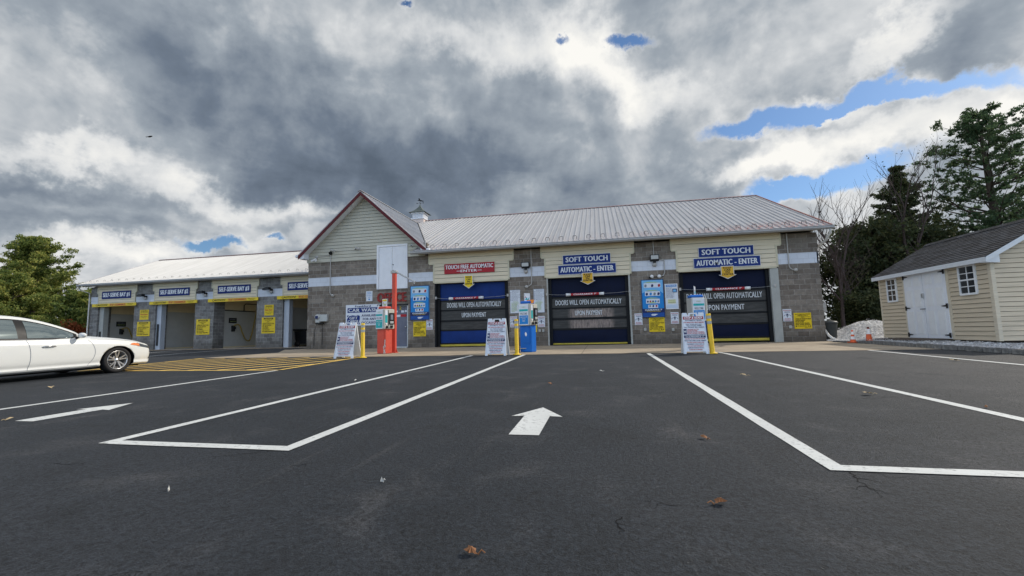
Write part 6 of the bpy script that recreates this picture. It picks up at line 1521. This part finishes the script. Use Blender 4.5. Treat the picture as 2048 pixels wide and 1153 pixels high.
# right side
GP = 'trees beyond the shed'
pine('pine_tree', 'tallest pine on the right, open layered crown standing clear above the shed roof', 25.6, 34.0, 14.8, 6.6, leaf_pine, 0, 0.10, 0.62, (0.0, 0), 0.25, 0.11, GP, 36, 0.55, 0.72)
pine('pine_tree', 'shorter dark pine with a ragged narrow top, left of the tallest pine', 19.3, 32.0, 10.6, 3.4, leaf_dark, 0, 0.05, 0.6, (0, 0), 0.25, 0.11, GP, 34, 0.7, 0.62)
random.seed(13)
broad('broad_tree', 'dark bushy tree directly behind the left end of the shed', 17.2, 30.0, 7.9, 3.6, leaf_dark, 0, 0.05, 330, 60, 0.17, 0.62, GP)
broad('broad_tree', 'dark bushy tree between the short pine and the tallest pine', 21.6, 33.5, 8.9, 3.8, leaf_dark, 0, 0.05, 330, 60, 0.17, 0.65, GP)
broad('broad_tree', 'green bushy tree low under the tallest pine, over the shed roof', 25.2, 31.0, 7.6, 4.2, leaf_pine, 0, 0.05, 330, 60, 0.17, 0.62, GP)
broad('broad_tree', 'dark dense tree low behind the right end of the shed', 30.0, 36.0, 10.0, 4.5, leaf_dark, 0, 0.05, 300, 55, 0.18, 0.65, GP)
broad('broad_tree', 'dark low tree just right of the building corner, behind the bare tree', 14.6, 29.5, 5.6, 3.0, leaf_dark, 0, 0.0, 330, 60, 0.15, 0.55, GP)
for k, (x, y, h, r, lab) in enumerate([(13.3, 25.5, 2.2, 1.4, 'low dark evergreen shrub at the right corner of the building, behind the trash can'), (15.6, 26.0, 3.0, 1.8, 'dark evergreen shrub behind the gravel heap'),
        (18.2, 27.5, 3.4, 2.0, 'dark evergreen shrub hidden behind the shed')]):
    broad('evergreen_shrub', lab, x, y, h, r, leaf_dark, 0, 0.0, 200, 55, 0.12, 0.4, 'dark shrubs behind the gravel')['category'] = 'shrub'
bare('bare_tree', 'leafless tree with fine upright twigs against the sky, right of the building roof', 13.7, 27.0, 10.2, 0, None, None, 0.6, 5)
bare('bare_tree', 'leafless leaning tree nearest the downspout, lower than the other bare tree', 12.0, 25.0, 7.0, 0, 0.1, None, 0.75, 9)
bare('bare_tree', 'thin bare tree with a few last leaves poking above the dark pine', 17.0, 28.0, 11.2, 0, 0.25, None, 0.5, 21)
random.seed(31)
# left side, sunlit pines
GL = 'sunlit pines at the left'
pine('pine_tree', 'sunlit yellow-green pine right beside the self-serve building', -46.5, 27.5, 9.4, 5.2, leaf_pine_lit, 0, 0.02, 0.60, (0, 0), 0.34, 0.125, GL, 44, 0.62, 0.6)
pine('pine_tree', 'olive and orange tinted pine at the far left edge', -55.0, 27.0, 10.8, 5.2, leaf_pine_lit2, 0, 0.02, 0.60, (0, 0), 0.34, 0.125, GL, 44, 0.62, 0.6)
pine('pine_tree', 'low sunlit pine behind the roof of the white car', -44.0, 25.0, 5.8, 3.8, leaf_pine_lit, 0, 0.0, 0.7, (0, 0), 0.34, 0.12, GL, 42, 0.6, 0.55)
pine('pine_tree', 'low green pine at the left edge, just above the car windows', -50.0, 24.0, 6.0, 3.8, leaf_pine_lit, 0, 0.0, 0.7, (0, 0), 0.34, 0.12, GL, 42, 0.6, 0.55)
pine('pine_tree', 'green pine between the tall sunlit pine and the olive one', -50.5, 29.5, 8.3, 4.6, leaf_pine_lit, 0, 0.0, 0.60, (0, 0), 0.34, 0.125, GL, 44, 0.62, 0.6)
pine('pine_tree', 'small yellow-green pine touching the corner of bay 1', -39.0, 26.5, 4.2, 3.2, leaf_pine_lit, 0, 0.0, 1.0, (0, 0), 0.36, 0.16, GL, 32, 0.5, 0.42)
t = broad('red_shrub', 'rust red autumn shrub peeping between the pines and bay 1', -36.5, 24.3, 1.75, 1.3, leaf_red, 0, 0.0, 140, 45, 0.12, 0.4); t['category'] = 'shrub'
broad('evergreen_shrub', 'yellow-green hedge shrub left of the rust red one', -39.0, 23.0, 1.6, 1.7, leaf_pine_lit, 0, 0.0, 180, 50, 0.12, 0.4)['category'] = 'shrub'

# ================================================================== FALLEN LEAVES, SCRAPS, BIRD
def leaf_piece(name, label, x, y, size, mat, rz, kind='oak'):
    m = MB()
    if kind == 'oak':
        out = [(0.0, -0.5), (0.10, -0.30), (0.28, -0.28), (0.18, -0.10), (0.42, 0.02), (0.20, 0.10), (0.34, 0.32), (0.12, 0.28), (0.0, 0.52), (-0.12, 0.28), (-0.34, 0.30), (-0.20, 0.08), (-0.40, 0.0), (-0.18, -0.12), (-0.26, -0.30), (-0.10, -0.30)]
    else: out = [(0, -0.5), (0.22, -0.25), (0.28, 0.0), (0.18, 0.3), (0, 0.5), (-0.2, 0.28), (-0.27, 0.0), (-0.2, -0.27)]
    ct = (0, 0, 0.03); vs = [ct]+[(a*size, b*size, size*(0.06+0.55*abs(a)+0.25*max(0, b)+random.uniform(0, 0.10))) for a, b in out]; n = len(out)
    m.add(vs, [(0, 1+i, 1+(i+1) % n) for i in range(n)])
    m.tube([(0, -0.5*size, 0.06*size), (0.03*size, -0.75*size, 0.02), (0.0, -1.0*size, 0.012)], 0.003, 4)
    o = m.build(name, mat); o.location = (x, y, gz(y)+0.002); o.rotation_euler = (0, 0, rz); tag(o, label, 'leaf' if mat is not paperw else 'litter', 'fallen leaves on the asphalt'); return o
leaf_piece('fallen_leaf', 'curled brown oak leaf nearest the camera at the bottom of the picture', -0.50, 1.60, 0.055, leafb, 1.5)
leaf_piece('fallen_leaf', 'tan oak leaf below the right-hand lane corner', 0.49, 2.19, 0.065, leafb, -1.2)
leaf_piece('fallen_leaf', 'orange-brown leaf right of the white arrow', 0.67, 3.36, 0.07, leafb, 0.4, 'o')
leaf_piece('fallen_leaf', 'tan leaf on the right strip, nearest the right-hand A-frame', 2.05, 7.2, 0.10, leafp, 0.9)
leaf_piece('fallen_leaf', 'tan leaf on the right strip, a little nearer the camera than its neighbour', 2.75, 5.4, 0.11, leafp, 1.9)
leaf_piece('fallen_leaf', 'small dark leaf on the right strip beyond the long white line', 3.3, 4.7, 0.05, leafb, 2.4, 'o')
leaf_piece('fallen_leaf', 'brown leaf at the tail of the left arrow', -5.95, 3.42, 0.08, leafp, 0.3, 'o')
leaf_piece('fallen_leaf', 'dry leaf between the white car and the long white line', -8.9, 5.6, 0.11, leafp, 1.1)
leaf_piece('fallen_leaf', 'dry leaf lying near the stone kerb on the right', 6.2, 9.4, 0.14, leafp, 2.0)
leaf_piece('fallen_leaf', 'small dry leaf before the middle door, beyond the arrow', -0.75, 6.2, 0.08, leafb, 0.5, 'o')
leaf_piece('paper_scrap', 'small pale scrap on the asphalt below the left lane corner', -2.28, 1.98, 0.018, paperw, 0.7, 'o')
leaf_piece('paper_scrap', 'tiny white scrap left of the bottom oak leaf', -1.20, 2.25, 0.018, paperw, 1.7, 'o')
leaf_piece('paper_scrap', 'small white scrap in the empty lane before the middle door', -0.05, 7.9, 0.07, paperw, 1.0, 'o')
leaf_piece('paper_scrap', 'small white scrap between the two left lane lines', -4.0, 6.6, 0.06, paperw, 0.2, 'o')
bd = thing('bird', 'small dark bird flying high before the clouds at the upper left', 'bird', (-38.6, 30.0, 18.6), rad(20))
m = MB(); m.lathe([(0, -0.20), (0.05, -0.12), (0.075, 0.0), (0.05, 0.12), (0.035, 0.17), (0.0, 0.22)], (0, 0, 0), 10, 'x'); m.prism([(-0.18, 0.02), (-0.34, 0.07), (-0.34, -0.07), (-0.18, -0.02)], 0.01, 'z', 0.0)
m.prism([(-0.07, 0), (0.08, 0.0), (0.02, 0.30), (-0.10, 0.52), (-0.12, 0.28)], 0.014, 'z', 0.01); m.prism([(0.08, 0.0), (-0.07, 0), (-0.12, -0.28), (-0.10, -0.52), (0.02, -0.30)], 0.014, 'z', 0.01)
bod = m.build('bird_body', bird_m, bd); bd.rotation_euler = (rad(25), rad(-15), rad(15))

# ================================================================== SKY, SUN, CAMERA
SUN_AZ, SUN_EL = rad(58), rad(35)     # azimuth from +Y towards +X
TONE = [(-0.499, 0.377, 0.435, 0.156, -0.23, -0.46), (-0.917, 0.481, 0.24, 0.092, 0.213, -0.18), (-1.018, 0.252, 0.148, 0.03, 0.073, -0.22), (-0.968, 0.201, 0.15, 0.026, 0.152, -0.2), (0.056, 0.349, 0.252, 0.114, -0.099, -0.14), (0.611, 0.419, 0.142, 0.045, -0.145, -0.05), (0.194, 0.616, 0.264, 0.056, -0.199, -0.08), (-0.219, 0.518, 0.234, 0.059, -0.221, -0.1), (-0.083, 0.6, 0.175, 0.064, -0.327, 0.34), (0.484, 0.339, 0.238, 0.043, 0.021, 0.42), (0.645, 0.3, 0.065, 0.03, -0.221, 0.35), (-0.794, 0.295, 0.138, 0.032, 0.0, 0.34), (-0.35, 0.632, 0.108, 0.042, 0.055, 0.22), (-0.94, 0.146, 0.097, 0.026, 0.099, 0.3), (0.365, 0.248, 0.092, 0.034, 0.023, 0.38), (0.318, 0.319, 0.116, 0.029, -0.005, 0.3), (0.54, 0.485, 0.109, 0.024, 0.104, 0.28), (-1.063, 0.434, 0.056, 0.047, 0.392, 0.16), (-1.016, 0.315, 0.076, 0.023, 0.272, 0.26), (-0.622, 0.299, 0.089, 0.03, 0.101, 0.34), (-0.224, 0.295, 0.231, 0.028, -0.015, 0.08), (-0.696, 0.236, 0.182, 0.03, 0.037, 0.18), (0.111, 0.528, 0.133, 0.045, -0.434, 0.28), (0.444, 0.411, 0.124, 0.019, -0.104, 0.3), (-1.041, 0.096, 0.105, 0.046, 0.072, 0.25)]
GAPS = [(0.081, 0.579, 0.055, 0.013, -0.346, 1.0), (-0.071, 0.605, 0.019, 0.007, -0.077, 0.6), (0.314, 0.385, 0.082, 0.016, -0.128, 1.0), (0.55, 0.382, 0.172, 0.016, -0.147, 1.0), (0.442, 0.386, 0.093, 0.01, -0.127, 0.8), (0.367, 0.272, 0.051, 0.017, -0.188, 0.9), (0.463, 0.268, 0.11, 0.02, 0.072, 1.0), (-0.801, 0.175, 0.044, 0.011, 0.131, 1.0), (-0.709, 0.201, 0.02, 0.005, 0.083, 0.7), (-0.432, 0.673, 0.019, 0.006, 0.099, 0.8), (0.589, 0.508, 0.013, 0.005, -0.427, 0.7)]
wd = bpy.data.worlds.new('World'); S.world = wd; wd.use_nodes = True; nt = NT(wd.node_tree)
g = nt.n('ShaderNodeTexCoord').outputs['Generated']
skyt = nt.n('ShaderNodeTexSky', sky_type='NISHITA', sun_disc=False, sun_elevation=SUN_EL, sun_rotation=SUN_AZ, air_density=1.0, dust_density=0.6, ozone_density=1.5, altitude=100)
sp = nt.n('ShaderNodeSeparateXYZ', {0: g})
# the cloud deck: noise on a flat layer overhead, so it foreshortens towards the horizon
zz = nt.math('ADD', nt.math('MAXIMUM', sp.outputs[2], 0.0), 0.16)
deck = nt.n('ShaderNodeCombineXYZ', {0: nt.math('DIVIDE', sp.outputs[0], zz), 1: nt.math('DIVIDE', sp.outputs[1], zz), 2: 0.0}).outputs[0]
big = nt.noise(deck, 0.9, 6, 0.55, 0.3); med = nt.noise(deck, 2.6, 8, 0.6, 0.5); fine = nt.noise(g, 14, 9, 0.58, 0.3); puff = nt.noise(g, 5.5, 5, 0.5, 0.2)
# wobble the direction used for the large masses
wv = nt.n('ShaderNodeVectorMath', {0: nt.noise(g, 3.2, 7, 0.62, out=1), 1: (0.5, 0.5, 0.5)}, operation='SUBTRACT').outputs[0]
wv = nt.n('ShaderNodeVectorMath', {0: wv, 3: 0.42}, operation='SCALE').outputs[0]
gw = nt.n('ShaderNodeVectorMath', {0: g, 1: wv}, operation='ADD').outputs[0]
def azel(v):
    s3 = nt.n('ShaderNodeSeparateXYZ', {0: v})
    az = nt.math('ARCTAN2', s3.outputs[0], s3.outputs[1])
    el = nt.math('ARCTAN2', s3.outputs[2], nt.math('SQRT', nt.math('ADD', nt.math('MULTIPLY', s3.outputs[0], s3.outputs[0]), nt.math('MULTIPLY', s3.outputs[1], s3.outputs[1]))))
    return nt.n('ShaderNodeCombineXYZ', {0: az, 1: el, 2: 0.0}).outputs[0]
A1 = azel(gw)
wv2 = nt.n('ShaderNodeVectorMath', {0: nt.noise(g, 7.0, 8, 0.65, out=1), 1: (0.5, 0.5, 0.5)}, operation='SUBTRACT').outputs[0]
wv2 = nt.n('ShaderNodeVectorMath', {0: wv2, 3: 0.13}, operation='SCALE').outputs[0]
A2 = azel(nt.n('ShaderNodeVectorMath', {0: g, 1: wv2}, operation='ADD').outputs[0])
def blob(A, b, inner=0.0):
    az, el, su, sw, an, v = b
    mp = nt.n('ShaderNodeMapping', {0: A, 1: (az, el, 0), 2: (0, 0, an), 3: (su, sw, 1)}, vector_type='TEXTURE').outputs[0]
    ln = nt.n('ShaderNodeVectorMath', {0: mp}, operation='LENGTH').outputs['Value']
    return nt.mr(ln, inner, 1.55, v, 0.0)
def addup(l):
    a = l[0]
    for b in l[1:]: a = nt.math('ADD', a, b)
    return a
tone = addup([blob(A1, b) for b in TONE])
f = nt.math('ADD', nt.math('MULTIPLY', nt.math('SUBTRACT', big, 0.5), 0.5), nt.math('MULTIPLY', nt.math('SUBTRACT', med, 0.5), 0.42))
f = nt.math('ADD', f, nt.math('MULTIPLY', nt.math('SUBTRACT', puff, 0.5), 0.34))
f = nt.math('ADD', f, nt.math('MULTIPLY', nt.math('SUBTRACT', fine, 0.5), 0.13))
f = nt.math('ADD', nt.math('ADD', f, tone), 0.575)
# open sky with sunlit cloud behind the camera
back = nt.mr(sp.outputs[1], 0.1, -0.5, 0.0, 1.0)
f = nt.math('ADD', f, nt.math('MULTIPLY', back, 0.35))
gap = addup([blob(A2, b[:2]+(b[2]*1.15, b[3]*1.25, b[4], b[5]*1.25), 0.1) for b in GAPS])
gap = nt.math('ADD', gap, nt.math('MULTIPLY', nt.math('SUBTRACT', puff, 0.5), 1.0))
gap = nt.math('ADD', gap, nt.math('MULTIPLY', nt.math('SUBTRACT', fine, 0.5), 1.1))
gmask = nt.mr(gap, 0.25, 1.0)
rim = nt.mr(gap, 0.0, 0.6, 0.0, 0.10)
f = nt.math('ADD', f, rim)
so_ = Vector((math.sin(SUN_AZ), math.cos(SUN_AZ), 0.9)).normalized()*0.035
gs = nt.n('ShaderNodeVectorMath', {0: g, 1: tuple(so_)}, operation='ADD').outputs[0]
relief = nt.math('SUBTRACT', puff, nt.noise(gs, 5.5, 5, 0.5, 0.2))
f = nt.math('ADD', f, nt.math('MULTIPLY', relief, 0.75))
cl = nt.ramp(f, [(0.0, (0.105, 0.135, 0.18)), (0.22, (0.165, 0.205, 0.265)), (0.48, (0.34, 0.385, 0.435)), (0.74, (0.71, 0.725, 0.735)), (1.0, (0.97, 0.955, 0.91))])
backgap = nt.math('MULTIPLY', back, nt.mr(med, 0.42, 0.52))
gm = nt.math('MAXIMUM', gmask, backgap)
cloud10 = nt.n('ShaderNodeVectorMath', {0: cl, 3: 10.0}, operation='SCALE').outputs[0]
skyc = nt.n('ShaderNodeMix', {0: 1.0, 6: skyt.outputs[0], 7: (0.72, 0.92, 1.12, 1)}, data_type='RGBA', blend_type='MULTIPLY').outputs[2]
backlift = nt.n('ShaderNodeVectorMath', {0: cloud10, 3: nt.mr(back, 0, 1, 1.0, 2.1)}, operation='SCALE').outputs[0]
mixed = nt.n('ShaderNodeMix', {0: gm, 6: backlift, 7: nt.n('ShaderNodeVectorMath', {0: skyc, 3: nt.mr(back, 0, 1, 1.0, 2.1)}, operation='SCALE').outputs[0]}, data_type='RGBA').outputs[2]
bg = nt.n('ShaderNodeBackground', {'Color': mixed, 'Strength': 0.1})
nt.n('ShaderNodeOutputWorld', {'Surface': bg.outputs[0]})
sl = bpy.data.lights.new('sun', 'SUN'); sl.energy = 3.4; sl.angle = rad(0.6); sl.color = (1.0, 0.93, 0.82)
so = bpy.data.objects.new('sun', sl); COL.objects.link(so)
sd = Vector((math.sin(SUN_AZ)*math.cos(SUN_EL), math.cos(SUN_AZ)*math.cos(SUN_EL), math.sin(SUN_EL)))
so.rotation_euler = sd.to_track_quat('Z', 'Y').to_euler(); so.location = sd*50
cam = bpy.data.cameras.new('camera'); co = bpy.data.objects.new('camera', cam); COL.objects.link(co)
cam.sensor_fit = 'HORIZONTAL'; cam.sensor_width = 36; cam.lens = 870.95/2048*36; cam.clip_start = 0.05; cam.clip_end = 4000
yaw, pitch, roll = -0.200634, 0.099639, -0.0225471
F = Vector((math.sin(yaw)*math.cos(pitch), math.cos(yaw)*math.cos(pitch), math.sin(pitch))); Rr = Vector((math.cos(yaw), -math.sin(yaw), 0)); U = Rr.cross(F)
R2 = Rr*math.cos(roll)+U*math.sin(roll); U2 = -Rr*math.sin(roll)+U*math.cos(roll)
Mx = Matrix((( R2.x, U2.x, -F.x, 0), (R2.y, U2.y, -F.y, 0), (R2.z, U2.z, -F.z, 0.645), (0, 0, 0, 1)))
co.matrix_world = Mx
S.camera = co
S.view_settings.view_transform = 'Standard'; S.view_settings.look = 'None'; S.view_settings.exposure = 0; S.view_settings.gamma = 1
